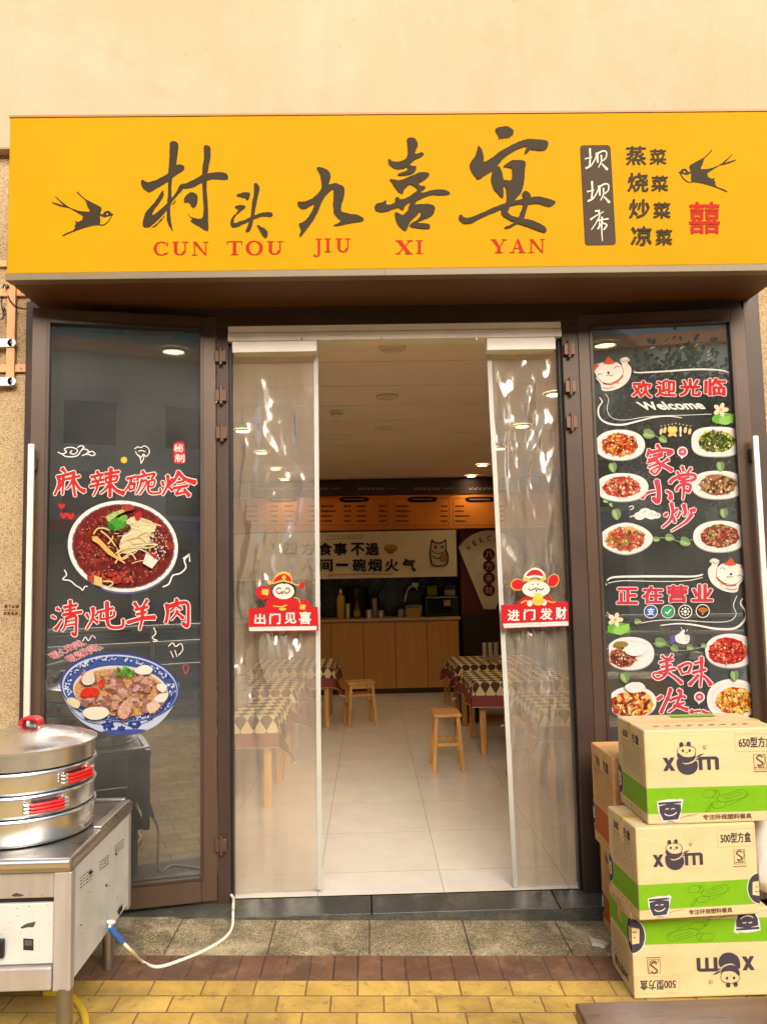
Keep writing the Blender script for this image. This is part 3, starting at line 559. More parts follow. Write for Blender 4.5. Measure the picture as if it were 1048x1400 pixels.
# bowl of red soup
a = Art(PL, .002); cx, cy = 168, 747
a.ell(cx+.5, cy+2.5, 75, 63, ink(92, 92, 128), .1, 48); a.ell(cx, cy, 75.5, 62.5, ink(238, 232, 226), .1, 48); a.ell(cx+.5, cy, 70.5, 58, ink(126, 104, 110), .1, 48)
for i in range(26):
    t_ = i*2*math.pi/26; x, y = 70.6*math.cos(t_), 58.3*math.sin(t_); a.ell(cx+.5+x*.995-y*.1, cy+x*.1+y*.995, 2.2, 1.1, WHT, t_+1.57, 8, lay=8)
a.k = 10; bowl = a.build('bowl_print', DL)
a = Art(PL, .0036); a.ell(cx+.5, cy, 68.5, 56.5, ink(112, 30, 22), .1, 48)
reds = [fink(*c) for c in ((132,34,24),(96,24,18),(160,44,34),(78,22,18),(146,58,40),(118,24,28))]
a.bits(cx, cy, 66, 54, 420, reds, (2, 6), (1, 2.5), 5)
a.bits(cx, cy, 65, 53, 420, [ink(214,150,120), ink(190,96,72), ink(232,196,170)], (.35, .9), (1, 1.6), 6)
a.bits(cx+45, cy-2, 17, 22, 160, [ink(206,180,170), ink(120,60,54), ink(232,214,206), ink(90,40,36)], (.8, 1.8), (1, 2), 8)
a.bits(cx-18, cy+44, 30, 8, 40, [ink(170,50,40), ink(190,70,50)], (2, 5), (1, 2.5), 18)
z3 = lambda P: [(40+x/3.0435, 560+y/3.0435) for x, y in P]
a.poly(z3([(400,470),(440,445),(480,455),(515,470),(530,490),(505,520),(495,560),(440,590),(395,600),(375,560),(395,520)]), ink(222, 206, 162), 4)
rd = random.Random(4)
for i in range(34):
    x, y = rd.uniform(380, 520), rd.uniform(455, 640); dx = rd.uniform(25, 60); a.line(z3([(x-dx, y-rd.uniform(-18, 18)), (x, y+rd.uniform(-15, 15)), (x+dx*.6, y-rd.uniform(-18, 18))]), rd.uniform(1.0, 1.8), ink(*rd.choice(((236,220,170),(226,204,150),(206,180,120),(240,230,190)))))
for pts in ([(270,520),(290,495),(330,500),(350,530),(330,560)], [(360,600),(400,580),(440,575),(500,575),(530,565)], [(370,590),(385,620),(410,605),(395,575),(375,590)], [(265,540),(330,585),(400,640)], [(300,505),(340,540),(375,600),(360,640)], [(310,715),(340,715),(350,725),(335,735)]): a.line(z3(pts), 2, ink(226, 196, 128))
a.poly(z3([(262,530),(285,528),(345,590),(400,642),(330,602)]), ink(232, 176, 92)); a.poly(z3([(272,690),(305,700),(308,738),(275,728)]), ink(236, 186, 110))
a.poly(z3([(488,597),(538,628),(512,662),(474,640)]), ink(238, 222, 206)); a.poly(z3([(500,595),(530,605),(525,625)]), ink(190, 40, 40))
for P, c in (([(322,448),(345,432),(385,418),(412,402),(410,420),(372,440),(335,468)], (168,192,110)), ([(330,475),(352,455),(380,452),(408,470),(400,495),(365,505),(338,498)], (72,150,44)), ([(325,490),(345,478),(360,498),(340,502)], (40,112,30)), ([(372,455),(400,440),(412,452),(395,470)], (110,176,70)), ([(440,440),(462,425),(470,445),(450,462)], (190,40,44)), ([(385,405),(420,395),(440,412),(405,425)], (172,60,50))): a.poly(z3(P), fink(*c), 3)
for x, y in ((342,516),(405,500),(368,550),(355,580),(385,508),(412,492)): a.ell(*z3([(x, y)])[0], 4.3, 4, ink(86, 34, 28), n=14, jag=.06); a.ell(*z3([(x-4, y-4)])[0], 1.6, 1.2, ink(150, 84, 68), n=8)
a.build('soup_print', bowl)
# blue and white bowl of mutton
a = Art(PL, .002); BL_, BW = ink(44, 62, 130), ink(196, 204, 224)
a.poly([(100,925),(84.5,940),(88,955),(99,974),(116,990),(140,1001),(168,1005),(194,1001),(216,990),(231,974),(241,957),(244.5,946),(230,928)], BW, 3)
a.poly([(140,1001),(150,998),(190,997),(200,999),(184,1004),(160,1005)], ink(70, 84, 150), 3)
for x, y, r_ in ((148,992,11),(166,996,7),(184,990,12),(204,981,8),(216,970,8),(120,982,6),(110,972,4),(228,960,6)):
    for k in range(6): a.ell(x+r_*.5*math.cos(k*1.05+x), y+r_*.3*math.sin(k*1.05+x), r_*.36, r_*.24, BL_, k, 10, .2, lay=3+k)
a.k = 12
a.line([(96,968),(112,983),(135,990),(160,987),(180,993),(205,985),(225,968)], 1, BL_)
a.ell(164, 940, 81.5, 47.5, ink(58, 70, 138), .07, 56); a.ell(164, 940.6, 79, 45.3, BW, .07, 56); a.ell(164.5, 941.5, 77.5, 44, ink(60, 84, 150), .07, 56)
rd = random.Random(2)
for i in range(230):
    t_ = rd.uniform(0, 6.283); k = rd.uniform(.86, .97); a.ell(164.3+78*k*math.cos(t_), 941+5.4*math.cos(t_)+44*k*math.sin(t_), rd.uniform(.8, 2.4), rd.uniform(.6, 1.3), (BW, ink(220,226,238), ink(30,46,110))[i % 3], rd.uniform(0, 3), 8, .2, lay=20+i % 20)
a.k = 42; a.ell(165, 944, 66.5, 36, ink(66, 78, 140), .07, 48); a.ell(165, 944.5, 65, 34.5, ink(214, 206, 198), .07, 48); bowl = a.build('bowl_print', DL)
a = Art(PL, .0086); a.ell(165, 946.5, 63, 32.5, fink(206, 152, 96), .07, 48)
a.bits(165, 946, 58, 29, 90, [fink(*c) for c in ((168,120,92),(196,140,84),(204,160,120),(150,92,60),(220,180,130))], (2.5, 6), (1, 2), 3)
meat = [fink(*c) for c in ((166,118,98),(186,140,122),(150,100,84),(196,156,138),(136,88,72))]
for ex, ey, sx, sy, sd_ in ((157, 933, 11, 16, 1), (178, 950, 22, 16, 2), (121, 928, 9, 9, 3), (170, 972, 10, 10, 4), (207, 965, 12, 9, 5), (128, 958, 12, 8, 6), (196, 936, 12, 10, 7), (146, 962, 12, 10, 8)): a.bits(ex, ey, sx, sy, 40, meat, (3, 7.5), (1.3, 2.6), sd_, lays=10)
for P, c in (([(215,1180),(240,1155),(290,1160),(285,1190),(225,1192)], (214,48,30)), ([(290,1130),(318,1120),(310,1150),(295,1158)], (206,60,40)), ([(225,1255),(260,1235),(320,1238),(335,1262),(300,1285),(250,1284)], (238,224,196)), ([(160,1205),(180,1195),(215,1215),(205,1240),(175,1228)], (226,206,170)), ([(440,1080),(480,1060),(515,1075),(500,1098),(455,1098)], (236,226,206)), ([(535,1140),(575,1145),(560,1175),(535,1160)], (236,222,204)), ([(545,1180),(580,1180),(560,1215),(520,1205)], (238,222,206)), ([(235,1095),(265,1085),(275,1130),(240,1145),(222,1125)], (224,206,190)), ([(380,1230),(410,1205),(425,1250),(400,1285),(370,1265)], (206,160,136)), ([(490,1225),(530,1210),(545,1235),(505,1262)], (222,190,166)), ([(345,1220),(365,1215),(372,1240),(350,1245)], (200,150,120))): a.poly(z3(P), fink(*c), 3)
for i in range(16): a.ell(172+random.uniform(-9, 9), 915+random.uniform(-7, 8), 3.6, 2.2, ink(*random.choice(((70,150,50),(44,116,36),(110,180,70)))), random.uniform(0, 3), 9, .25)
a.build('soup_print', bowl)
# --- right door
def y4(P): return [(790+x/4.062, 440+y/4.062) for x, y in P]
def y5(P): return [(790+x/4.062, 700+y/4.062) for x, y in P]
PAL = {'pepper': ((206,80,30),(226,130,50),(190,50,24),(232,170,80),(214,100,44),(180,60,30)), 'greens': ((150,170,40),(104,130,30),(190,196,70),(70,80,30),(96,92,88),(56,64,40)), 'shreds': ((206,80,60),(226,150,110),(190,56,44),(214,110,80),(232,190,150)), 'beef': ((150,74,50),(120,60,40),(176,110,80),(150,170,90),(196,150,110)), 'stir': ((222,130,70),(206,80,60),(232,176,110),(120,140,50),(190,60,60),(214,110,110)), 'mince': ((170,80,60),(196,120,90),(150,60,50),(150,160,80),(220,170,140)), 'rice': ((170,90,70),(140,64,54),(200,130,100),(120,50,44)), 'chili': ((206,50,44),(226,90,70),(184,36,36),(232,140,100),(214,64,56)), 'mix': ((206,60,44),(226,150,60),(184,60,50),(236,190,90),(120,60,44)), 'corn': ((236,196,70),(226,160,50),(206,60,40),(240,214,120),(190,90,40))}
def dish(M4, cx, cy, rx, ry, pal, seed, fo=(0, 0), fs=(.72, .74), sup=2.2, asp=(1, 3), size=(2, 5), extra=None):
    (cx, cy) = M4([(cx, cy)])[0]; rx /= 4.062; ry /= 4.062
    a = Art(PR, .002, CRq); a.ell(cx, cy+1.5, rx, ry, ink(176, 168, 160), n=40, sup=sup); a.ell(cx, cy, rx, ry, ink(242, 238, 230), n=40, sup=sup); a.ell(cx, cy+.5, rx*.82, ry*.8, ink(222, 216, 206), n=40, sup=sup); a.ell(cx+.4, cy+.9, rx*.8, ry*.77, ink(240, 236, 228), n=40, sup=sup)
    pt = a.build('plate_print', DR)
    a = Art(PR, .0026, CRq); cols = [fink(*c) for c in PAL[pal]]; fx, fy = cx+fo[0]*rx, cy+fo[1]*ry
    a.ell(fx, fy, rx*fs[0], ry*fs[1], cols[2], n=30, jag=.07)
    a.bits(fx, fy, rx*fs[0]*.97, ry*fs[1]*.95, 150, cols, size, asp, seed)
    a.bits(fx, fy, rx*fs[0]*.9, ry*fs[1]*.85, 60, [cols[3], cols[1], fink(240, 214, 170), fink(*[int(q*.55) for q in PAL[pal][0]])], (size[0]*.5, size[1]*.5), (1, 2), seed+50)
    if extra:
        for q in extra: a.ell(cx+q[0]*rx, cy+q[1]*ry, q[2]*rx, q[3]*ry, ink(*q[4]), n=20, jag=.05)
    a.build('food_print', pt)
dish(y4, 232, 683, 138, 84, 'pepper', 1); dish(y4, 768, 665, 140, 82, 'greens', 2, sup=3, asp=(1.5, 4))
dish(y4, 243, 918, 146, 78, 'shreds', 3, asp=(2, 6)); dish(y4, 775, 905, 146, 78, 'beef', 4, sup=2.4, asp=(2, 6))
dish(y5, 265, 147, 150, 88, 'stir', 5, sup=1.7, asp=(1.5, 4), size=(2.5, 6)); dish(y5, 785, 135, 148, 87, 'mince', 6, asp=(1, 2), size=(1.2, 3))
dish(y5, 288, 785, 133, 91, 'rice', 7, (-.3, .25), (.55, .6), extra=((.2, -.25, .48, .42, (244, 240, 234)), (-.4, -.55, .3, .2, (150, 130, 60)))); dish(y5, 845, 770, 141, 94, 'chili', 8, (-.1, .05), (.78, .8), size=(1.5, 4))
dish(y5, 300, 1055, 133, 86, 'mix', 9, (0, .15), (.85, .8), size=(3, 7), extra=((.1, -.95, .42, .35, (240, 234, 226)),)); dish(y5, 855, 1040, 141, 112, 'corn', 10, (.1, .1), (.72, .68), size=(2, 5), asp=(1, 1.6))
a = Art(PR, .002, CRq); ngon_text(a, (('欢', (863,520.5,891,544)), ('迎', (895.5,519,923.5,542.5)), ('光', (928,518,957.5,542)), ('临', (961.5,517,992,541.5))), RED, .04, WHT, .035, .012, 0); a.build('lettering_print', DR)
a = Art(PR, .002, CRq); a.text('Welcome', [(873,549.5),(960,547.5),(960,559.5),(873.5,561)], WHT, .035, None, 0, -.12); a.build('lettering_print', DR)
zC = lambda P: [(865+x/10, 595+y/10) for x, y in P]; zD = lambda P: [(880+x/9.981, 880+y/9.981) for x, y in P]
JA = [([(325,135),(372,192)],50,30),([(222,198),(190,290)],48,32),([(230,240),(400,205),(530,225),(470,265)],36,50),([(270,282),(400,245)],30,30),([(205,342),(330,305),(402,270)],34,34),([(300,330),(360,390),(360,460),(300,530),(248,500)],42,22),([(300,345),(195,378)],28,24),([(330,390),(205,444)],28,24),([(340,430),(228,495)],26,20),([(482,328),(380,392)],46,22),([(390,400),(532,482)],46,52)]
CA = [([(668,428),(690,490)],42,34),([(597,498),(627,542)],38,30),([(793,448),(740,512)],42,24),([(498,652),(560,592),(700,540),(830,545),(847,590),(788,622)],46,32),([(620,602),(762,575)],30,30),([(640,642),(770,620)],30,28),([(588,762),(620,700),(720,670),(782,690),(762,770),(718,750)],38,34),([(690,600),(692,760),(678,884)],52,18)]
XA = [([(320,618),(348,760),(340,912),(268,858)],62,48),([(118,858),(180,795),(302,762)],54,22),([(448,763),(510,800),(510,872)],30,62)]
PA = [([(433,1103),(462,1068)],46,36),([(604,1008),(548,1062)],40,26),([(522,928),(540,1050),(500,1170),(398,1262)],46,26),([(538,1108),(572,1192)],36,40),([(690,948),(712,1060),(688,1102)],52,30),([(643,1048),(598,1132)],34,28),([(778,1040),(842,1018)],48,52),([(803,1078),(712,1190),(518,1312)],52,14)]
EA = [([(238,168),(292,212)],38,26),([(383,146),(340,212)],36,28),([(205,262),(393,214)],32,30),([(232,322),(373,290)],30,28),([(196,393),(424,338)],32,30),([(310,198),(310,380)],46,40),([(310,380),(260,452),(180,482),(120,432),(160,400),(300,422)],34,20),([(330,400),(420,460),(514,542)],30,42)]
FA = [([(468,308),(522,422)],38,26),([(480,322),(580,270),(642,290),(600,404)],38,28),([(530,412),(612,390)],24,22),([(688,272),(803,240)],32,32),([(658,402),(843,350)],34,32),([(780,186),(780,400),(764,594)],48,22),([(742,428),(618,562)],36,48),([(800,438),(850,480),(912,562)],26,52)]
KA = [([(178,763),(243,718)],48,44),([(362,616),(330,720),(228,944)],48,42),([(300,738),(372,782)],34,34),([(378,762),(520,720),(562,740)],36,32),([(458,638),(502,660),(470,760),(420,860),(328,932)],46,26),([(398,852),(543,808)],32,30),([(450,848),(592,902)],40,44)]
ZA = [([(650,905),(668,1000)],36,24),([(620,940),(770,915)],30,26),([(790,920),(880,960)],34,40),([(700,960),(860,1030)],30,30)]
for chs, zz in (((JA, CA, XA, PA), zC), ((EA, FA, KA, ZA), zD)):
    for st_ in chs: a = Art(PR, .002, CRq); a.brush(st_, zz, ink(214,62,84), WHT, 12, 1.28); a.build('brush_character', DR)
a = Art(PR, .002, CRq); ngon_text(a, (('正', (842,803,872,826.5)), ('在', (877,801,906,825.5)), ('营', (910.5,799.5,939.5,824)), ('业', (944,798.5,974,823))), ink(206,62,76), .045, WHT, .035, 0, 0); a.build('lettering_print', DR)
a = Art(PR, .002, CRq); a.text('赞', (912,583,925,597), ink(246,214,120), .05, ink(214,120,60), .04); a.text('!', (928,583,931,597), WHT, .06)
for q in ((903,590),(908,588),(936,588),(942,590)): a.ell(*q, 2.2, 4.5, ink(240,206,150), .2, 10)
for i in range(9): a.ell(903+i*5, 579-abs(4-i)*-.9, .8, .8, ink(250,230,160), n=6)
a.build('praise_print', DR)
a = Art(PR, .002, CRq)
a.line(y4([(310,272),(330,282),(480,275),(620,265),(720,264),(800,270),(835,282)]), 2.4, WHT, taper=.5)
a.line(y4([(118,420),(132,445),(112,480),(118,530),(160,562),(240,572),(330,552),(420,530),(500,524),(575,533)]), 2.6, WHT, taper=.6); a.line(y4([(150,400),(168,430),(160,490),(190,535),(260,545),(400,525),(600,518),(740,512)]), .8, WHT)
a.line(y5([(160,380),(200,362),(340,358),(500,358),(640,358),(692,346)]), 3, WHT, taper=.4); a.line(y5([(165,395),(250,382),(450,386),(600,382),(690,364)]), 1, WHT)
a.line(y5([(455,630),(560,620),(660,630),(760,648),(860,648),(915,610),(930,560),(900,510),(912,480)]), 3, WHT, taper=.6); a.line(y5([(340,618),(440,602),(560,600),(700,610),(830,608),(875,570),(860,520),(880,465)]), 1, WHT)
a.line(y5([(140,540),(180,575),(230,600)]), .8, WHT); a.build('swirl_print', DR)
def leafs(a, M4, items, line=None):
    g1, g2 = ink(120,150,90), ink(168,190,130)
    if line: a.line(M4(line), .8, ink(170,180,150))
    for x, y, r_, rot in items:
        (px, py), = M4([(x, y)]); r_ /= 4.062; c, s_ = math.cos(rot), math.sin(rot); f = lambda q: [(px+(u*c-v*s_)*r_, py+(u*s_+v*c)*r_) for u, v in q]
        a.poly(f([(1.1, 0), (.5, .65), (-.3, .75), (-.8, .4), (-.65, 0), (-.8, -.4), (-.3, -.75), (.5, -.65)]), g1, 3); a.poly(f([(.9, .05), (.3, .45), (-.4, .5), (-.6, .15)]), g2, 3); a.line(f([(-.7, 0), (1, 0)]), .5, ink(206,216,170), 0)
a = Art(PR, .002, CRq); leafs(a, y4, ((388,622,36,.3),(468,652,26,.6),(190,805,30,1.4),(788,800,30,1.5),(210,1065,34,1.4),(806,1060,30,1.5),(150,995,16,.5),(180,1015,14,1)), [(360,610),(420,630),(480,660)])
leafs(a, y5, ((430,152,20,.2),(502,142,28,.2),(588,165,34,.4),(450,725,36,.2),(530,757,26,.6),(615,752,22,.2),(692,742,18,.1),(255,915,34,1.3),(863,905,32,1.5),(145,400,14,.3),(325,608,22,0)), [(410,150),(500,142),(560,165),(640,152)]); a.line(y5([(410,730),(480,735),(540,765),(620,765),(710,742)]), .8, ink(170,180,150))
a.build('vine_print', DR)
for M4, cx, cy in ((y4, 800, 520), (y5, 215, 630)):
    a = Art(PR, .0022, CRq); g = ink(110, 180, 60); g2 = ink(150, 206, 96)
    for q in ([(-60,20),(-20,-15),(60,-5),(70,40),(30,40),(-30,45)], [(-10,10),(40,0),(66,-10),(60,30),(20,52),(-20,40)]): a.poly(M4([(cx+x, cy+y) for x, y in q]), g if q[0][0] < -20 else g2, 4)
    for k in range(5): a.ell(*M4([(cx-10+26*math.cos(k*1.257), cy-32+22*math.sin(k*1.257))])[0], 4.6, 3, ink(250, 222, 190), k*1.257, 12)
    a.ell(*M4([(cx-10, cy-32)])[0], 2, 2, ink(236, 170, 60), n=10); a.build('flower_print', DR)
def cat(M4, mir, cx, cy, s_):
    a = Art(PR, .0024, CRq); c = lambda P: M4([(cx+(x-180)*mir*s_, cy+(y-290)*s_) for x, y in P]); LN, WC, OR = ink(120, 60, 50), ink(246, 236, 222), ink(214, 88, 58)
    a.poly(c([(100,300),(120,345),(135,385),(200,380),(255,350),(285,310),(292,260),(270,230),(284,214),(262,198),(228,212),(240,240),(210,250)]), WC, 4)
    a.poly(c([(78,250),(95,300),(125,335),(165,345),(215,330),(246,295),(244,255),(222,228),(180,222),(120,228)]), LN, 4); a.poly(c([(81,252),(97,298),(126,332),(165,342),(213,327),(243,294),(241,256),(220,231),(180,225),(122,231)]), ink(250, 240, 226), 4)
    a.poly(c([(135,236),(165,192),(205,232),(170,240)]), OR); a.poly(c([(76,292),(78,240),(118,238),(100,262)]), OR)
    a.line(c([(105,298),(118,290),(130,296)]), .9, LN); a.line(c([(196,262),(210,250),(226,254)]), .9, LN); a.ell(*c([(165,285)])[0], 1.9, 1.6, K_, n=10)
    a.line(c([(152,300),(166,302),(170,294),(180,304),(190,296)]), .7, LN); a.line(c([(135,345),(180,350),(225,325),(247,300)]), 1.6, ink(206, 60, 50)); a.ell(*c([(218,340)])[0], 1.8, 1.8, ink(230, 180, 60), n=10)
    a.line(c([(228,212),(250,225),(275,214)]), .7, LN); a.line(c([(128,365),(160,372),(200,362)]), .7, LN); a.build('cat_print', DR)
cat(y4, 1, 182, 288, 1); cat(y5, -1, 832, 350, 1)
for cx, cy, col, nm in ((402, 553, (40, 110, 190), 'pay'), (498, 553, (50, 170, 110), 'chat'), (593, 553, (40, 44, 48), 'gear'), (690, 550, (206, 110, 50), 'wifi')):
    a = Art(PR, .0024, CRq); (px, py), = y5([(cx, cy)]); a.ell(px, py, 9.6, 9.4, WHT, n=28); a.ell(px, py, 8.4, 8.2, ink(28, 40, 60), n=28); a.ell(px, py, 7.4, 7.2, ink(*col) if nm != 'wifi' else ink(60, 46, 40), n=28)
    if nm == 'pay': a.text('支', (px-5, py-5, px+5, py+5), WHT, .02)
    elif nm == 'chat': a.line([(px-4, py+.5), (px-1, py+3), (px+4, py-3)], 1.6, WHT, 0)
    elif nm == 'gear':
        for k in range(8): a.ell(px+5*math.cos(k*.785), py+5*math.sin(k*.785), 1.5, 1.3, WHT, n=8)
        a.ell(px, py, 2.4, 2.4, WHT, n=12)
    else:
        a.ell(px, py+4, 1.2, 1.2, ink(240, 170, 80), n=8)
        for r_ in (3.2, 5.6, 8): a.line([(px+r_*math.cos(R(q)), py+4+r_*math.sin(R(q))) for q in range(-140, -30, 15)], 1.3, ink(240, 150, 70), 2)
    a.build('icon_print', DR)
a = Art(PR, .002, CRq); c = y5
a.poly(c([(508,688),(536,680),(540,725),(512,730)]), ink(110, 90, 160)); a.poly(c([(538,690),(560,675),(578,655),(592,658),(588,680),(612,684),(618,700),(612,725),(590,735),(545,722)]), WHT, 3)
for y in (690, 702, 714): a.line(c([(590, y), (613, y+1)]), .6, ink(150, 140, 150), 0)
a.line(c([(600,665),(606,652)]), .8, WHT, 0); a.line(c([(575,652),(570,640)]), .8, WHT, 0); a.build('thumb_print', DR)
a = Art(PR, .002, CRq)
for M4, x, y in ((y4, 578, 722), (y5, 672, 1028)): (px, py), = M4([(x, y)]); a.ell(px, py, 7.4, 7.2, WHT, n=20); a.poly([(px-4, py+5), (px+4, py+5), (px-1, py+10)], WHT); a.ell(px, py, 5.6, 5.4, ink(210, 80, 110), n=20); a.ell(px, py, 2.4, 1.9, ink(244, 190, 200), n=12)
a.build('pin_print', DR)
a = Art(PR, .002, CRq)
for x, y, r_ in ((340,1078,30),(372,1062,36),(405,1072,34),(435,1076,22)): a.ell(*y4([(x, y)])[0], r_/4.06, r_/5.4, WHT, n=18); a.line(y4([(x-16, y+4), (x, y-10), (x+12, y), (x, y+8)]), .7, ink(90, 86, 84))
a.line(y4([(285,1084),(320,1076),(370,1082),(440,1086)]), 1.5, WHT); a.line(y4([(280,1030),(300,1022),(305,1036),(285,1045)]), 1.2, WHT); a.build('cloud_print', DR)

# ================================================================== CURTAIN RAIL AND CLEAR CURTAINS
rl = thing('curtain_rail', 'white curtain track across the top of the doorway', 'curtain rail', (.15, .02, zh-.05))
zr1 = atY(537, 446.5, -.0).z; zr0 = atY(537, 468, -.0).z
MB().box((xjl1, -.055, zr0+.045), (xjr0-.001, .06, zh-.001)).build('housing', M_white, rl, bevel=.004)
MB().box((xjl1, -.062, zr0), (xjr0-.001, .05, zr0+.042)).build('track', mat('white_track', C(240, 234, 226), .35), rl, bevel=.003)
for px in (412.5, 521, 651): p = atY(px, 463, -.062); MB().cyl((p.x, -.066, p.z), (p.x, -.059, p.z), .006).build('screw', M_steel2, rl)
def pvc():
    m = bpy.data.materials.new('clear_pvc'); m.use_nodes = True; n = m.node_tree.nodes; L = m.node_tree.links; n.remove(n['Principled BSDF'])
    t = n.new('ShaderNodeBsdfTransparent'); t.inputs[0].default_value = (.93, .90, .84, 1); g = n.new('ShaderNodeBsdfGlossy'); g.inputs['Roughness'].default_value = .11; g.inputs[0].default_value = (1, .97, .9, 1)
    f = n.new('ShaderNodeFresnel'); f.inputs['IOR'].default_value = 1.75; d = n.new('ShaderNodeBsdfDiffuse'); d.inputs[0].default_value = (.75, .66, .52, 1); tl = n.new('ShaderNodeBsdfTranslucent'); tl.inputs[0].default_value = (.75, .66, .52, 1)
    ad = n.new('ShaderNodeMixShader'); ad.inputs[0].default_value = .4; L.new(d.outputs[0], ad.inputs[1]); L.new(tl.outputs[0], ad.inputs[2])
    a_ = n.new('ShaderNodeMixShader'); a_.inputs[0].default_value = .33; L.new(t.outputs[0], a_.inputs[1]); L.new(ad.outputs[0], a_.inputs[2])
    mn = n.new('ShaderNodeMath'); mn.operation = 'MINIMUM'; mn.inputs[1].default_value = .30; L.new(f.outputs[0], mn.inputs[0])
    x = n.new('ShaderNodeMixShader'); L.new(mn.outputs[0], x.inputs[0]); L.new(a_.outputs[0], x.inputs[1]); L.new(g.outputs[0], x.inputs[2]); L.new(x.outputs[0], n['Material Output'].inputs[0]); return m
M_pvc = pvc()
M_edge = mat('curtain_edge_strip', C(176, 176, 166), .35, var=.06)
def curtain(label, L0, L1, R0, R1, inner, crump, seed, top):
    """L0, L1 / R0, R1: top and bottom of the two side edges"""
    YC = .022; c0 = atY((L1[0]+R1[0])/2, 1200, YC); t = thing('plastic_curtain', label, 'curtain', (c0.x, YC, .01))
    A_, B_, C_, D_ = (atY(*q, YC) for q in (L0, R0, R1, L1)); nu, nv = 70, 240; mb = MB(); vs = []
    for j in range(nv+1):
        v = j/nv
        for i in range(nu+1):
            u = i/nu; p = (A_*(1-u)+B_*u)*(1-v)+(D_*(1-u)+C_*u)*v
            k = sum(am*math.exp(-((v-vc)/vw)**2) for vc, vw, am in crump); e = min(1, min(u, 1-u)*6)*.85+.15
            q = Vector((u*2.2+seed, v*2.0, seed*.7)); dd = .010*math.sin(6.28*(u*1.6+.35*math.sin(v*3+seed)))*(.35+k)
            dd += .034*k*noise.noise(Vector((u*4+seed*3, v*7, 1.7)))+.026*k*(abs(noise.noise(Vector((u*5+seed, v*11+u*3, 5.1))))*2-.4)+.008*k*(abs(noise.noise(Vector((u*9+seed*2, v*20-u*4, 7.7))))*2-.4)+.0035*k*(abs(noise.noise(Vector((u*14+seed, v*30, 3.3))))*2-.4)+.004*noise.noise(q*3)
            dd += .005*noise.noise(Vector((u*9+seed, v*1.4, 9)))
            vs.append((p.x, p.y+dd*e+.006, p.z))
    W1 = nu+1; mb.add(vs, [(j*W1+i, j*W1+i+1, (j+1)*W1+i+1, (j+1)*W1+i) for j in range(nv) for i in range(nu)], 0, True); mb.build('film', M_pvc, t)
    P, Q = (B_, C_) if inner == 'R' else (A_, D_); sg_ = -1 if inner == 'R' else 1
    mb = MB(); N = 30
    for k in range(N):
        a0, a1 = P.lerp(Q, k/N), P.lerp(Q, (k+1)/N); f0, f1 = .004*math.sin(k*.5), .004*math.sin((k+1)*.5); wd = .023
        v8 = [(a0.x, a0.y-.006+f0, a0.z), (a0.x+sg_*wd, a0.y-.006+f0, a0.z), (a0.x+sg_*wd, a0.y+.004+f0, a0.z), (a0.x, a0.y+.004+f0, a0.z), (a1.x, a1.y-.006+f1, a1.z), (a1.x+sg_*wd, a1.y-.006+f1, a1.z), (a1.x+sg_*wd, a1.y+.004+f1, a1.z), (a1.x, a1.y+.004+f1, a1.z)]
        mb.add(v8, [(0, 1, 5, 4), (1, 2, 6, 5), (2, 3, 7, 6), (3, 0, 4, 7)])
    mb.build('magnetic_edge', M_edge, t)
    a0, a1 = atY(top[0], top[1], -.06), atY(top[2], top[3], -.06)
    MB().box((a0.x, -.06, a1.z), (a1.x, .045, zr0-.002)).build('hanging_clamp', M_white, t, bevel=.003); return t
CUL = curtain('clear plastic curtain on the left of the doorway with a red plate reading 出门见喜', (317, 474), (316.5, 1222), (434.5, 474), (440.5, 1216), 'R', ((.55, .16, 1.0), (.38, .2, .45), (.15, .1, .25), (.9, .1, .12)), 1.3, (317, 466, 433, 480))
CUR = curtain('clear plastic curtain on the right of the doorway with a red plate reading 进门发财', (664.5, 474), (701, 1213), (760, 474), (796, 1211), 'L', ((.13, .09, .5), (.25, .1, .45), (.52, .15, 1.0), (.7, .1, .5)), 4.1, (665, 463, 759.5, 477))
def onC(x, y, h): p = atY(x, y, -.03); return Vector((p.x, -.03-h, p.z))
SR, SY, SK, SF = ink(214, 36, 40), ink(240, 196, 84), ink(44, 30, 30), ink(250, 236, 222)
def z6(P): return [(310+x/4.192, 640+y/4.192) for x, y in P]
def z7(P): return [(540+x/4.192, 640+y/4.192) for x, y in P]
def plate(parent, z, quad, white, text, tq):
    a = Art(onC, .0); a.poly(rquad(z(quad), 1.5), SR); a.poly(rquad(z(white), 1), WHT)
    for i in range(22): x0 = white[0][0]+12+i*16; a.line(z([(x0, (white[0][1]+white[3][1])/2-(i*.7 if white[1][1] < white[0][1] else 0)), (x0+8, (white[0][1]+white[3][1])/2-(i*.7 if white[1][1] < white[0][1] else 0))]), .6, ink(206, 130, 130), 0, lay=4)
    a.k = 6; s_ = a.build('door_plate', parent)
    mb = MB(); q = [onC(x, y, -.0005) for x, y in z(quad)]; q2 = [p+Vector((0, .004, 0)) for p in q]; mb.add(q+q2, [(0, 1, 5, 4), (1, 2, 6, 5), (2, 3, 7, 6), (3, 0, 4, 7), (7, 6, 5, 4)]); mb.build('plate_backing', SR, s_)
    a = Art(onC, .0012)
    n_ = len(text)
    for i, ch in enumerate(text): a.text(ch, z([tuple(tq[i][0:2]), (tq[i][2], tq[i][1]), tuple(tq[i][2:4]), (tq[i][0], tq[i][3])]), WHT, .028)
    a.build('plate_lettering', s_)
plate(CUL, z6, [(123,806),(520,795),(526,932),(127,938)], [(127,912),(513,905),(514,928),(130,934)], '出门见喜', ((158,835,222,895),(243,832,308,895),(330,828,398,892),(413,822,484,895)))
plate(CUR, z7, [(606,785),(990,766),(995,906),(612,921)], [(617,892),(990,878),(992,902),(624,916)], '进门发财', ((643,812,712,876),(735,808,802,872),(828,803,900,870),(918,795,980,868)))
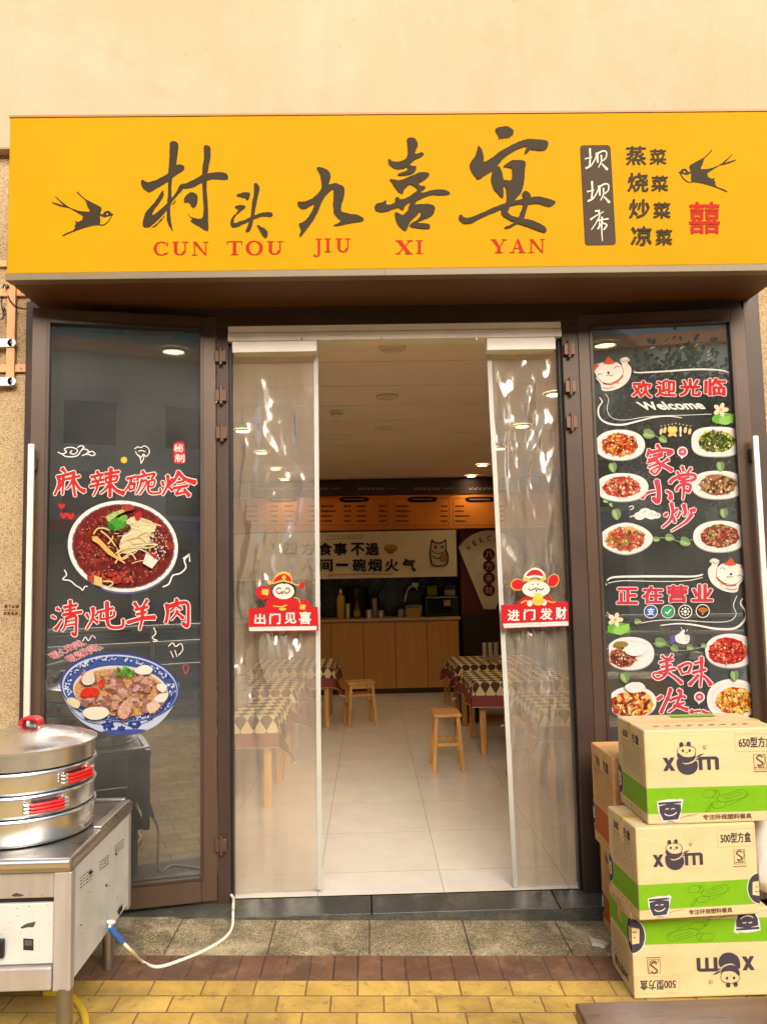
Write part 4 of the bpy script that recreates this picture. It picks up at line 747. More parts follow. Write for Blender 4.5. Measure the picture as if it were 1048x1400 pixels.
a = Art(onC, .001)
def E(z, x, y, rx, ry, m, **k): (px, py), = z([(x, y)]); a.ell(px, py, rx/4.192, ry/4.192, m, **k)
a.poly(z6([(232,806),(240,745),(290,730),(365,735),(400,760),(440,806)]), SR, 3); E(z6, 210, 712, 46, 40, SR); E(z6, 440, 792, 42, 40, SR)
a.poly(z6([(203,690),(240,696),(236,730),(200,724)]), SY); a.poly(z6([(420,780),(452,784),(448,812),(418,808)]), SY)
E(z6, 330, 700, 68, 46, SK); E(z6, 325, 706, 62, 45, SF); a.poly(z6([(318,655),(340,655),(330,668)]), SK)
a.poly(z6([(258,665),(275,625),(300,600),(330,592),(360,605),(375,640),(372,660),(320,650)]), SY, 3); a.poly(z6([(268,660),(282,625),(328,606),(362,625),(368,655),(320,643)]), SR, 3); E(z6, 327, 627, 12, 12, SY); a.line(z6([(265,662),(320,645),(375,660)]), 1.6, SY); a.line(z6([(375,660),(405,670),(440,665)]), 1.5, SY); E(z6, 432, 672, 16, 20, SR, rot=.6); E(z6, 245, 655, 12, 14, SY)
a.line(z6([(283,700),(298,686),(312,694)]), 1.3, SK); a.line(z6([(336,696),(350,686),(362,700)]), 1.3, SK); a.line(z6([(282,705),(300,720),(318,705)]), 1.2, SK); a.line(z6([(325,704),(345,718),(362,702)]), 1.2, SK); a.poly(z6([(310,712),(328,712),(318,724)]), ink(150, 40, 40))
a.line(z6([(265,790),(310,795),(345,785)]), 1.6, SY); a.ell(*z6([(320,808)])[0], 5, 2.2, SY, n=12); a.line(z6([(385,740),(410,750),(420,775)]), 1.2, SY); a.build('figure_print', CUL)
a = Art(onC, .001)
a.poly(z7([(712,790),(730,745),(770,735),(850,735),(890,745),(920,775),(905,788)]), SR, 3); E(z7, 700, 668, 40, 34, SY); E(z7, 702, 668, 36, 30, SR); E(z7, 905, 645, 32, 40, SY, rot=.5); E(z7, 905, 645, 28, 36, SR, rot=.5)
E(z7, 805, 690, 84, 52, SK); E(z7, 806, 693, 80, 48, SF); a.poly(z7([(735,645),(742,605),(770,582),(800,570),(835,582),(855,605),(860,640),(800,625)]), SF, 3); a.poly(z7([(750,620),(770,592),(800,582),(832,592),(846,620),(800,612)]), SR, 3); a.poly(z7([(738,620),(775,640),(800,632),(830,640),(862,605),(850,650),(800,645),(742,652)]), SY, 2)
a.line(z7([(782,665),(790,670)]), 1.4, SK, 0); a.line(z7([(812,668),(822,663)]), 1.4, SK, 0); a.line(z7([(762,690),(775,700),(800,690),(808,686)]), 1.4, SK); a.line(z7([(812,686),(830,698),(852,690)]), 1.4, SK); a.poly(z7([(802,695),(815,695),(808,712)]), SK)
E(z7, 770, 775, 16, 18, SF); E(z7, 852, 770, 16, 18, SF); E(z7, 818, 762, 36, 26, SY); E(z7, 818, 738, 26, 20, ink(250, 216, 60)); a.line(z7([(720,775),(745,760),(765,770)]), 1.6, SY); a.line(z7([(870,760),(900,770),(915,765)]), 1.6, SY)
a.build('figure_print', CUR)
# ================================================================== INSIDE: LAMPS
M_trim = mat('lamp_trim', C(226, 214, 196), .4, var=.05); M_lit = emis('lit_lens', (1, .78, .45), 9); M_unlit = mat('unlit_lens', C(216, 196, 168), .35, var=.05)
ROWN = {'l': 'left', 'c': 'middle', 'r': 'right'}; ORD = ('first', 'second', 'third', 'fourth', 'fifth', 'sixth')
def lamp(x, y, row, k, lit):
    t = thing('downlight', ('lit round downlight, %s from the door in the %s ceiling row' if lit else 'unlit round downlight, %s from the door in the %s ceiling row') % (ORD[k], ROWN[row]), 'ceiling lamp', (x, y, ZC), 'round downlights in the shop ceiling')
    MB().lathe([(.082, 0), (.08, -.010), (.062, -.014), (.056, -.004)], (x, y, ZC-.0035), 28).build('trim', M_trim, t)
    MB().lathe([(.0565, -.006), (.0, -.0062)], (x, y, ZC-.0035), 24).build('lens', M_lit if lit else M_unlit, t)
    if lit:
        l = bpy.data.lights.new('downlight_bulb', 'SPOT'); l.energy = 2.6; l.color = (1, .74, .42); l.spot_size = R(125); l.spot_blend = .8; l.shadow_soft_size = .05
        o = bpy.data.objects.new('bulb', l); COL.objects.link(o); o.parent = t; o.location = (0, 0, -.03)
for k in range(6):
    y = .405+k*1.2 if k < 5 else 6.2
    lamp(-1.085, y, 'l', k, True); lamp(1.385, y, 'r', k, True)
    if k in (0, 1, 2): lamp(.16, y+.01, 'c', k, False)
p = Vector((-.23, 2.1, ZC)); t = thing('smoke_detector', 'small round smoke detector on the shop ceiling left of the middle', 'smoke detector', p)
MB().lathe([(.055, 0), (.055, -.012), (.045, -.03), (.02, -.04), (0, -.04)], p-Vector((0, 0, .0035)), 24).build('housing', M_trim, t); MB().lathe([(.046, -.020), (.049, -.024), (.046, -.028)], p-Vector((0, 0, .0035)), 24).build('vent_ring', M_brown2, t)
p = atZ(685, 603, ZC); t = thing('sprinkler', 'small fire sprinkler hanging from the ceiling near the right lamps', 'sprinkler', p); MB().cyl(p, p-Vector((0, 0, .05)), .012).build('stem', M_brown2, t); MB().cyl(p-Vector((0, 0, .05)), p-Vector((0, 0, .056)), .03).build('deflector', M_brown2, t)
# ================================================================== INSIDE: COUNTER AND KITCHEN
YW = YK+.02; kx1 = atY(628, 900, YK).x; zk = atY(540, 845, YK).z
t = thing('kitchen_counter', 'long pale wood counter with flat cupboard doors at the back', 'counter', (-.2, YK+.3, 0))
MB().box((-2.59, YK+.01, .0), (kx1-.012, YK+.6, zk-.045)).build('carcass', M_brown2, t)
MB().box((-2.59, YK-.03, zk-.04), (kx1+.03, YK+.62, zk)).build('worktop', mat('worktop', C(196, 160, 112), .35, var=.1), t, bevel=.004)
M_cup = mat('cupboard_wood', C(206, 152, 84), .45, var=.08, vs=3, stretch=(4, 4, .5))
sx = [atY(px, 900, YK).x for px in (453, 498, 541, 585, 628)]; pit = (sx[4]-sx[0])/4
for k in range(-4, 4):
    a_ = sx[0]+pit*k
    if a_ < -2.6: continue
    MB().box((a_+.004, YK-.012, .07), (a_+pit-.004, YK+.008, zk-.05)).build('cupboard_door', M_cup, t, bevel=.002)
MB().box((-2.59, YK+.03, .0), (kx1-.02, YK+.05, .07)).build('plinth', M_cup, t)
def diamonds(name, c1, c2, sx_, sy_, rough=.4, uv=False):
    m = bpy.data.materials.new(name); m.use_nodes = True; n = m.node_tree.nodes; L = m.node_tree.links; p = n['Principled BSDF']; tc = n.new('ShaderNodeTexCoord'); sp = n.new('ShaderNodeSeparateXYZ'); L.new(tc.outputs['UV' if uv else 'Object'], sp.inputs[0])
    def M_(op, a, b=None):
        q = n.new('ShaderNodeMath'); q.operation = op
        for i, v in enumerate((a, b)):
            if v is None: continue
            if isinstance(v, (int, float)): q.inputs[i].default_value = v
            else: L.new(v, q.inputs[i])
        return q.outputs[0]
    X, Y = sp.outputs[0], sp.outputs[1 if uv else 2]
    fx = M_('ABSOLUTE', M_('SUBTRACT', M_('FRACT', M_('DIVIDE', X, sx_)), .5)); fy = M_('ABSOLUTE', M_('SUBTRACT', M_('FRACT', M_('DIVIDE', Y, sy_)), .5))
    k = M_('GREATER_THAN', M_('ADD', fx, fy), .5)
    mx = n.new('ShaderNodeMix'); mx.data_type = 'RGBA'; L.new(k, mx.inputs[0]); mx.inputs[6].default_value = (*c1, 1); mx.inputs[7].default_value = (*c2, 1); L.new(mx.outputs[2], p.inputs['Base Color']); p.inputs['Roughness'].default_value = rough
    return m, mx, p, n, L, M_, X, Y
M_bs = diamonds('backsplash_tile', C(70, 78, 76), C(44, 50, 52), .22, .22, .25)[0]
t = thing('kitchen_wall', 'dark kitchen wall of diamond set tiles behind the counter', 'wall', (-.5, YK+1.2, 0)); MB().box((-2.59, YK+.7, 0), (kx1+.06, YK+.75, 2.2)).build('tiled_face', M_bs, t)
# --- menu board
zm0, zm1, zm2 = atY(440, 726, YK).z, atY(440, 679, YK).z, ZC-.02
t = thing('menu_board', 'orange menu board with three price panels under a dark header strip', 'menu board', (-.2, YK-.05, zm0))
MB().box((-2.59, YK-.02, zm0), (2.59, YK+.3, zm1-.002)).build('orange_panel', M_orange, t); MB().box((-2.59, YK-.035, zm1), (2.59, YK+.3, zm2)).build('header_strip', mat('menu_header', C(58, 40, 30), .5, var=.15), t)
def onK(x, y, h): p = atY(x, y, YK-.02); return Vector((p.x, YK-.02-h, p.z))
def onK2(x, y, h): p = atY(x, y, YK-.035); return Vector((p.x, YK-.035-h, p.z))
a = Art(onK2, .001); cw = ink(196, 186, 170)
for x0 in (352, 412, 489, 566, 641):
    for i in range(6): a.line([(x0+i*6.2, 666.2+(i % 2)*.8), (x0+i*6.2+2, 669), (x0+i*6.2+4.6, 666)], 1.0, cw, 2, lay=i % 3); a.line([(x0+i*6.2+.5, 669.3), (x0+i*6.2+4.5, 669)], .9, cw, 0, lay=3)
    a.line([(x0+40, 667.5), (x0+54, 667.3)], .7, cw, 0, lay=5)
a.build('header_lettering', t)
a = Art(onK, .001); dk = ink(70, 30, 16); rd = random.Random(8)
for x0, x1 in ((334, 434), (436, 530), (538, 614), (619, 690)):
    for q in ([(x0, 681), (x1, 681)], [(x0, 718), (x1, 718)], [(x0, 681), (x0, 718)], [(x1, 681), (x1, 718)]): a.line(q, .5, ink(140, 70, 24), 0, lay=0)
    w_ = x1-x0; c0 = x0+.5*w_-18 if x0 < 615 else x0+18
    a.poly([(c0, 680.5), (c0+10, 679), (c0+36, 679.5), (c0+39, 682), (c0+35, 686), (c0+6, 687), (c0-1, 684)], ink(44, 30, 24), 2, lay=1)
    for i in range(8): a.line([(c0+5+i*3.6, 682.6), (c0+7.4+i*3.6, 682.8)], 1.6, ink(206, 196, 180), 0, lay=2)
    for r_ in range(4):
        yy = 692+r_*6.8
        for cx_, nn in ((x0+3, rd.randint(5, 8)), (x0+.36*w_, 4), (x0+.55*w_, 5), (x1-12, 4)):
            if x0 > 530 and cx_ in (x0+.36*w_, x0+.55*w_): continue
            for i in range(nn): a.line([(cx_+i*2.5, yy), (cx_+i*2.5+1.9, yy+rd.uniform(-.2, .2))], rd.uniform(1.6, 2.6), dk, 0, lay=2)
a.build('price_list_lettering', t)
# --- cloth banner
zb0, zb1 = atY(500, 790.5, YK-.08).z, atY(500, 727, YK-.08).z; bx0, bx1 = -2.2, atY(624, 760, YK-.08).x
t = thing('cloth_banner', 'cream cloth banner with black lettering and a white cat hung above the counter', 'banner', ((bx0+bx1)/2, YK-.08, zb0))
mb = MB(); nx, nz_ = 90, 8; vs = []
for j in range(nz_+1):
    for i in range(nx+1):
        u, v = i/nx, j/nz_; vs.append((bx0+(bx1-bx0)*u, YK-.08+.008*math.sin(u*40)*(1-v)+.01*noise.noise(Vector((u*8, v*2, 0))), zb0+(zb1-zb0)*v))
mb.add(vs, [(j*(nx+1)+i, j*(nx+1)+i+1, (j+1)*(nx+1)+i+1, (j+1)*(nx+1)+i) for j in range(nz_) for i in range(nx)], 0, True)
mb.build('cloth', mat('cream_cloth', C(232, 218, 184), .85, var=.05), t); MB().cyl((bx0-.05, YK-.06, zb1+.005), (bx1+.03, YK-.06, zb1+.005), .009).build('hanging_rod', M_brown2, t)
def onB(x, y, h): p = atY(x, y, YK-.10); return Vector((p.x, YK-.10-h, p.z))
a = Art(onB, .001)
for ch, x in (('四', 387), ('方', 411), ('食', 435), ('事', 455.5), ('不', 479), ('過', 499)): a.text(ch, (x, 742, x+19, 759.5), K_, .03)
a.build('banner_lettering', t); a = Art(onB, .001)
for ch, x in (('人', 411), ('间', 436), ('一', 459), ('碗', 481.5), ('烟', 503), ('火', 526), ('气', 549.5)): a.text(ch, (x, 764, x+18.5, 781.5) if ch != '一' else (x, 770.5, x+17, 774), K_, .03)
a.build('banner_lettering', t)
a = Art(onB, .001)
for i in range(10): a.line([(448+i*5, 735), (450+i*5, 731), (452+i*5, 734)], .6, ink(110, 90, 70), 2, lay=i % 4)
a.line([(446, 738), (470, 736), (495, 736)], .5, ink(110, 90, 70)); a.ell(534, 750, 9, 5, ink(206, 130, 50)); a.ell(534, 747.5, 9, 3, ink(232, 176, 90)); a.poly([(529, 754), (539, 754), (537, 757), (531, 757)], ink(190, 110, 40))
a.line([(448, 786.5), (490, 785), (536, 785.5)], 1, ink(206, 150, 90)); a.build('bowl_emblem', t)
a = Art(onB, .001); o_ = ink(60, 34, 24)
a.poly([(588, 745), (590, 737), (594, 741), (604, 741), (609, 737), (610, 746), (610, 752), (613, 760), (612, 770), (607, 774), (592, 774), (588, 768), (587, 756)], o_, 3); a.poly([(589.5, 746), (591, 741), (594, 743), (604, 743), (608, 740), (608.5, 747), (608, 753), (611, 761), (610, 769), (606, 772.5), (593, 772.5), (590, 767), (589, 757)], ink(236, 226, 200), 3)
for x in (595, 604): a.ell(x, 748, 2.2, 2.2, ink(206, 90, 60), n=10); a.ell(x, 748, 1, 1.3, o_, n=8)
a.line([(590, 754), (600, 757), (609, 754)], 1.4, ink(176, 40, 30)); a.ell(606, 763, 6, 6, ink(206, 160, 80), n=16); a.line([(591, 760), (597, 764), (602, 762)], 1.4, o_); a.build('cat_print', t)
# --- right hand wall with the fan
XR = 2.6
t = thing('red_wall', 'dark red wall beside the counter', 'wall', (1.9, YK+.2, 0)); MB().box((kx1+.06, YK+.1, 0), (XR, YK+.3, ZC-.02)).build('painted_face', mat('dark_red_paint', C(92, 34, 28), .6, var=.2, vs=2), t)
MB().box((kx1+.06, YK+.085, 0), (XR, YK+.099, 1.02)).build('dado_panel', mat('dark_panel', C(44, 34, 32), .5), t)
YF = YK+.06
def onF(x, y, h): p = atY(x, y, YF); return Vector((p.x, YF-h, p.z))
t = thing('fan_sign', 'white fan shaped welcome sign with red discs on the dark red wall', 'sign', (1.62, YF, 1.1))
P = [(661, 833), (626, 748), (634, 739), (645, 731), (656, 726.5), (668, 725), (681, 726.5), (692, 730.5), (703, 738), (710, 747), (677, 833)]
mb = MB(); q = [onF(x, y, 0) for x, y in P]; n_ = len(q); mb.add(q+[p+Vector((0, .02, 0)) for p in q], [tuple(range(n_))]+[(i, i+n_, (i+1) % n_+n_, (i+1) % n_) for i in range(n_)]); mb.build('fan_board', mat('fan_board', C(216, 200, 176), .6), t)
a = Art(onF, .001)
for i, ch in enumerate('WELCOME'):
    th = R(-138+i*14.5+3); r_ = 47; cx_, cy_ = 669+r_*.86*math.cos(th), 783+r_*math.sin(th); ca, sa = math.cos(th+math.pi/2), math.sin(th+math.pi/2); f = lambda u, v: (cx_+u*ca-v*sa, cy_+u*sa+v*ca); a.text(ch, [f(-2.6, -3.6), f(2.6, -3.6), f(2.6, 3.6), f(-2.6, 3.6)], ink(50, 36, 30), .02)
a.build('welcome_lettering', t); a = Art(onF, .001)
for i, ch in enumerate('八方来财'): y = 758+i*16.3; a.ell(668, y, 8.2, 8.4, ink(112, 34, 34), n=24); a.text(ch, (663, y-5, 673, y+5), ink(226, 206, 176), .01)
a.build('red_disc_print', t)
p0 = onF(735, 735, 0); t = thing('red_notice', 'red square notice hung on the wall right of the fan sign', 'notice', p0); MB().box((p0.x-.16, YF, p0.z-.17), (p0.x+.2, YF+.015, p0.z+.17)).build('notice_board', ink(176, 40, 36), t)
# --- things on the counter
def kp(px, y=YK+.2): return atY(px, 840, y).x
def small(name, label, cat, px, y, parts):
    x = kp(px, y); t = thing(name, label, cat, (x, y, zk))
    for nm, prof, m in parts: MB().lathe(prof, (x, y, zk), 24).build(nm, m, t)
    return t
G_y = mat('yellow_plastic', C(206, 166, 30), .4); G_am = mat('amber_glass', C(120, 84, 30), .15, var=.2)
small('sauce_bottle', 'tall yellow squeeze bottle on the counter', 'bottle', 466, YK+.12, (('body', [(0, 0), (.05, 0), (.055, .02), (.055, .27), (.04, .31), (.018, .325), (.018, .34), (0, .34)], G_y), ('cap', [(.02, .338), (.02, .365), (.01, .40), (0, .40)], M_white)))
small('steel_cup', 'slim steel cup right beside the yellow bottle', 'cup', 475.5, YK+.1, (('body', [(0, 0), (.032, 0), (.036, .2), (.033, .2), (.03, .01)], M_steel),))
small('sauce_bottle', 'short amber sauce bottle between the cups on the counter', 'bottle', 488, YK+.12, (('body', [(0, 0), (.045, 0), (.048, .02), (.048, .12), (.025, .17), (.016, .2), (.016, .24), (0, .24)], G_am), ('label_band', [(.0485, .03), (.0487, .1)], ink(206, 190, 120))))
small('stock_pot', 'tall black pot standing behind the amber bottle', 'pot', 488, YK+.42, (('body', [(0, 0), (.15, 0), (.16, .02), (.16, .40), (.165, .41), (.15, .41), (.15, .02)], M_black),))
small('steel_tin', 'left one of two squat shiny tins on the counter', 'tin', 504.5, YK+.1, (('body', [(0, 0), (.048, 0), (.05, .11), (.047, .11), (.046, .01)], M_steel),))
small('steel_tin', 'right one of two squat shiny tins on the counter', 'tin', 521, YK+.1, (('body', [(0, 0), (.045, 0), (.047, .1), (.044, .1), (.043, .01)], M_steel),))
t = small('utensil_pot', 'steel pot holding a ladle behind the squat tins', 'pot', 512, YK+.35, (('body', [(0, 0), (.07, 0), (.075, .26), (.07, .26), (.068, .01)], M_steel2),))
x = kp(512, YK+.35); MB().tube([(x, YK+.35, zk+.05), (x+.05, YK+.35, zk+.3), (x+.12, YK+.35, zk+.42)], .01).build('ladle', M_black, t)
small('glass_jar', 'small glass jar with dark lid left of the yellow basket', 'jar', 548, YK+.12, (('body', [(0, 0), (.045, 0), (.045, .09), (.035, .11)], mat('jar_glass', C(150, 156, 130), .15, var=.2)), ('lid', [(.038, .11), (.038, .13), (0, .13)], M_black)))
x = kp(564, YK+.1); t = thing('storage_basket', 'small yellow plastic basket on the counter before the coffee machine', 'basket', (x, YK+.1, zk)); mb = MB()
for k in range(4): mb.box((x-.09, YK+.02, zk+.01+k*.03), (x+.09, YK+.03, zk+.028+k*.03)); mb.box((x-.09, YK+.15, zk+.01+k*.03), (x+.09, YK+.16, zk+.028+k*.03))
mb.box((x-.09, YK+.02, zk), (x+.09, YK+.16, zk+.008)); mb.box((x-.095, YK+.02, zk), (x-.085, YK+.16, zk+.12)); mb.box((x+.085, YK+.02, zk), (x+.095, YK+.16, zk+.12)); mb.build('slatted_side', G_y, t)
x = kp(565, YK+.4); t = thing('drinks_machine', 'steel drinks machine with a raised tap on the counter', 'machine', (x, YK+.4, zk)); MB().box((x-.12, YK+.3, zk), (x+.12, YK+.5, zk+.16)).build('base', M_steel2, t, bevel=.01); MB().box((x-.1, YK+.42, zk+.16), (x+.13, YK+.5, zk+.36)).build('body', M_black, t, bevel=.01); MB().tube([(x-.12, YK+.3, zk+.2), (x-.08, YK+.28, zk+.36), (x, YK+.28, zk+.42), (x+.06, YK+.3, zk+.36)], .014).build('tap', M_steel, t); MB().box((x-.02, YK+.27, zk+.4), (x+.07, YK+.36, zk+.46)).build('tap_head', M_white, t, bevel=.01)
x0, x1 = kp(581), kp(626); zmw = zk+.27
t = thing('microwave_oven', 'black microwave oven with a white label on the counter end', 'microwave', ((x0+x1)/2, YK+.3, zk)); MB().box((x0, YK+.12, zk+.012), (x1, YK+.5, zmw)).build('casing', M_black, t, bevel=.008); MB().box((x0+.03, YK+.114, zk+.04), (x1-.1, YK+.12, zmw-.03)).build('door_window', mat('dark_window', (.01, .01, .012), .1), t); MB().box((x1-.2, YK+.110, zk+.14), (x1-.11, YK+.1135, zk+.22)).build('label_sticker', ink(206, 176, 176), t); MB().box((x0+.01, YK+.1, zmw-.02), (x1-.01, YK+.118, zmw-.005)).build('handle', M_steel2, t)
for nm, lab, px, w_, h_, m in (('food_tub', 'lime green tub on top of the microwave', 591, .13, .12, ink(150, 166, 50)), ('food_tub', 'white tub with blue lid on top of the microwave', 615, .14, .09, ink(206, 196, 176))):
    x = kp(px, YK+.25); t = thing(nm, lab, 'tub', (x, YK+.25, zmw)); MB().box((x-w_/2, YK+.18, zmw+.001), (x+w_/2, YK+.34, zmw+h_)).build('body', m, t, bevel=.012)
    MB().box((x-w_/2-.006, YK+.174, zmw+h_+.001), (x+w_/2+.006, YK+.346, zmw+h_+(.02 if 'lime' in lab else .06))).build('lid', m if 'lime' in lab else ink(60, 70, 140), t, bevel=.006)
# ================================================================== TABLES, CLOTHS, STOOLS
mD, mx, pD, nD, LD, MD, XD, YD = diamonds('harlequin_cloth', C(226, 204, 144), C(70, 40, 30), .088, .15, .6, True)
at_ = nD.new('ShaderNodeAttribute'); at_.attribute_name = 'over'
g1 = MD('GREATER_THAN', at_.outputs['Fac'], .115); g2 = MD('GREATER_THAN', at_.outputs['Fac'], .215)
m1 = nD.new('ShaderNodeMix'); m1.data_type = 'RGBA'; LD.new(g1, m1.inputs[0]); LD.new(mx.outputs[2], m1.inputs[6]); m1.inputs[7].default_value = (*C(132, 50, 44), 1)
m2 = nD.new('ShaderNodeMix'); m2.data_type = 'RGBA'; LD.new(g2, m2.inputs[0]); LD.new(m1.outputs[2], m2.inputs[6]); m2.inputs[7].default_value = (*C(222, 200, 150), 1); LD.new(m2.outputs[2], pD.inputs['Base Color'])
ZT = .62
def table_set(cx, cy, hx, hy, lab, seed):
    t = thing('dining_table', 'pale wood dining table '+lab, 'table', (cx, cy, 0), 'dining tables in the shop')
    MB().box((cx-hx, cy-hy, ZT-.03), (cx+hx, cy+hy, ZT-.004)).build('tabletop', M_wood, t, bevel=.004)
    for sx_ in (-1, 1):
        for sy_ in (-1, 1):
            x, y = cx+sx_*(hx-.07), cy+sy_*(hy-.07); MB().box((x-.025, y-.025, .001), (x+.025, y+.025, ZT-.03)).build('leg', M_wood, t, bevel=.004)
    mb = MB()
    for sy_ in (-1, 1): mb.box((cx-hx+.08, cy+sy_*(hy-.07)-.012, ZT-.11), (cx+hx-.08, cy+sy_*(hy-.07)+.012, ZT-.031))
    mb.build('apron', M_wood, t)
    c = MB(); OV = .225; N = 46; lx, ly = hx+OV, hy+OV; vs = []; uv = []; ov = []
    for j in range(N+1):
        for i in range(N+1):
            s, q = -lx+2*lx*i/N, -ly+2*ly*j/N; ds, dt = max(abs(s)-hx-.006, 0), max(abs(q)-hy-.006, 0); h_ = math.hypot(ds, dt)
            x = max(-hx-.006, min(hx+.006, s)); y = max(-hy-.006, min(hy+.006, q)); fl = .10*h_+.35*min(ds, dt)
            if ds or dt:
                k = .10*h_*math.sin(9*(s if dt > ds else q)+seed*2)+.06*h_*math.sin(21*(s if dt > ds else q)+seed); x += math.copysign(fl+k, s) if ds else 0; y += math.copysign(fl+k, q) if dt else 0
            vs.append((cx+x, cy+y, ZT-h_*.94+.003*noise.noise(Vector((s*3, q*3, seed))))); uv.append((s, q if not ds else q)); ov.append(max(ds, dt))
    W1 = N+1; c.add(vs, [(j*W1+i, j*W1+i+1, (j+1)*W1+i+1, (j+1)*W1+i) for j in range(N) for i in range(N)], 0, True)
    o = c.build('tablecloth', mD); tag(o, 'diamond patterned tablecloth on the table '+lab, 'tablecloth', 'diamond tablecloths')
    L_ = o.data.uv_layers.new(name='uv'); at = o.data.attributes.new('over', 'FLOAT', 'POINT')
    for lp in o.data.loops: L_.data[lp.index].uv = uv[lp.vertex_index]
    for i, v in enumerate(ov): at.data[i].value = v
table_set(-1.06, 1.82, .42, .42, 'nearest the doorway on the left', 1.0); table_set(-1.06, 3.05, .42, .42, 'second from the doorway on the left', 2.2); table_set(-.84, 4.6, .45, .45, 'at the far left before the counter', 3.1)
table_set(1.57, 1.80, .42, .42, 'nearest the doorway on the right', 4.4); table_set(1.33, 3.2, .44, .42, 'second from the doorway on the right', 5.0); table_set(1.33, 4.5, .44, .42, 'at the far right before the counter', 6.1)
def stool_parts():
    t = thing('wooden_stool', 'pale wood stool standing alone on the aisle floor', 'stool', (0, 0, 0), 'wooden stools')
    MB().box((-.15, -.11, .425), (.15, .11, .45)).build('seat', M_wood, t, bevel=.006)
    for sx_ in (-1, 1):
        for sy_ in (-1, 1):
            mb = MB(); x0, y0, x1, y1 = sx_*.145, sy_*.115, sx_*.115, sy_*.085; w_ = .015
            mb.add([(x0-w_, y0-w_, 0), (x0+w_, y0-w_, 0), (x0+w_, y0+w_, 0), (x0-w_, y0+w_, 0), (x1-w_, y1-w_, .424), (x1+w_, y1-w_, .424), (x1+w_, y1+w_, .424), (x1-w_, y1+w_, .424)], [(0, 3, 2, 1), (4, 5, 6, 7), (0, 1, 5, 4), (1, 2, 6, 5), (2, 3, 7, 6), (3, 0, 4, 7)]); mb.build('leg', M_wood, t, bevel=.003)
    for sy_ in (-1, 1): MB().box((-.12, sy_*.094-.008, .30), (.12, sy_*.094+.008, .325)).build('stretcher', M_wood, t)
    for sx_ in (-1, 1): MB().box((sx_*.13-.008, -.09, .2), (sx_*.13+.008, .09, .225)).build('stretcher', M_wood, t)
    for sy_ in (-1, 1): MB().box((-.11, sy_*.09-.006, .385), (.11, sy_*.09+.006, .424)).build('apron', M_wood, t)
    return t
st = stool_parts()
for i, (x, y, rz, lab) in enumerate(((.60, 2.42, 1.57, None), (-.12, 4.35, .25, 'pale wood stool beside the far left table before the counter'), (1.14, 2.0, 1.5, 'pale wood stool beside the nearest right table'), (1.05, 5.5, .1, 'pale wood stool behind the far right table'), (-1.75, 1.9, .2, 'pale wood stool against the left wall'), (2.2, 2.6, 1.4, 'pale wood stool against the right wall'))):
    o = st if i == 0 else copy_tree(st); o.location = (x, y, 0); o.rotation_euler.z = rz
    if lab: o['label'] = lab
t = thing('chair_stand_in', 'black plastic bin in place of a chair under the far right table', 'bin', (1.04, 4.35, 0)); MB().lathe([(0, 0), (.10, 0), (.13, .33), (.135, .34), (.125, .34), (.095, .02)], (1.04, 4.35, .002), 24).build('body', M_black, t)  # tapered bin shape stands in for the black chair
for i, x in enumerate((1.21, 1.27, 1.33)):
    t = thing('steel_cup', '%s of three tall steel cup stacks on the far right table' % ('leftmost', 'middle', 'rightmost')[i], 'cup', (x, 4.3, ZT), 'steel cups on the far right table'); mb = MB()
    for k in range(5): mb.lathe([(.022, 0), (.026, .035), (.028, .036), (.026, .04)], (x, 4.3, ZT+.004+k*.04), 18)
    mb.build('body', M_steel, t)
for i in range(5):
    z = ZT+.004+i*.058; t = thing('steel_bowl', ('bottom', 'second lowest', 'middle', 'second highest', 'top')[i]+' steel bowl of the stack on the nearest left table', 'bowl', (-.98, 1.85, z), 'stacked steel bowls'); MB().lathe([(0, 0), (.075, 0), (.085, .05), (.09, .054), (.09, .057), (.082, .055), (.07, .006)], (-.98, 1.85, z), 32).build('body', M_steel, t)
# ================================================================== OUTSIDE LEFT: WALL FITTINGS
M_pp = mat('painted_pipe', C(226, 160, 112), .5, var=.1); YP = -.012
def vbar(name, label, cat, x0, y0, x1, y1, d0, d1, m):
    a_, b_ = atY(x0, y0, -d1), atY(x1, y1, -d1); t = thing(name, label, cat, ((a_.x+b_.x)/2, -d1, min(a_.z, b_.z))); return t, a_, b_
t, a_, b_ = vbar('wall_conduit', 'upright peach painted conduit on the wall left of the sign', 'conduit', 11, 372, 19, 528, 0, .03, M_pp); MB().box((a_.x, -.034, b_.z), (b_.x, -.018, a_.z)).build('channel', M_pp, t, bevel=.003)
for y0, y1, lab in ((395, 404, 'upper'), (499, 508, 'lower')):
    t, a_, b_ = vbar('wall_conduit', lab+' level peach painted conduit crossing the wall below the sign', 'conduit', -60, y0, 44, y1, 0, .018, M_pp); MB().box((a_.x, -.017, b_.z), (b_.x, -.002, a_.z)).build('channel', M_pp, t, bevel=.003); s_ = atY(29, (y0+y1)/2, -.017); MB().cyl((s_.x, -.021, s_.z), (s_.x, -.0165, s_.z), .005).build('screw', M_steel2, t)
t, a_, b_ = vbar('wall_conduit', 'peach painted conduit end level with the bottom of the sign', 'conduit', -60, 356, 9, 364, 0, .018, M_pp); MB().box((a_.x, -.017, b_.z), (b_.x, -.002, a_.z)).build('channel', M_pp, t, bevel=.003)
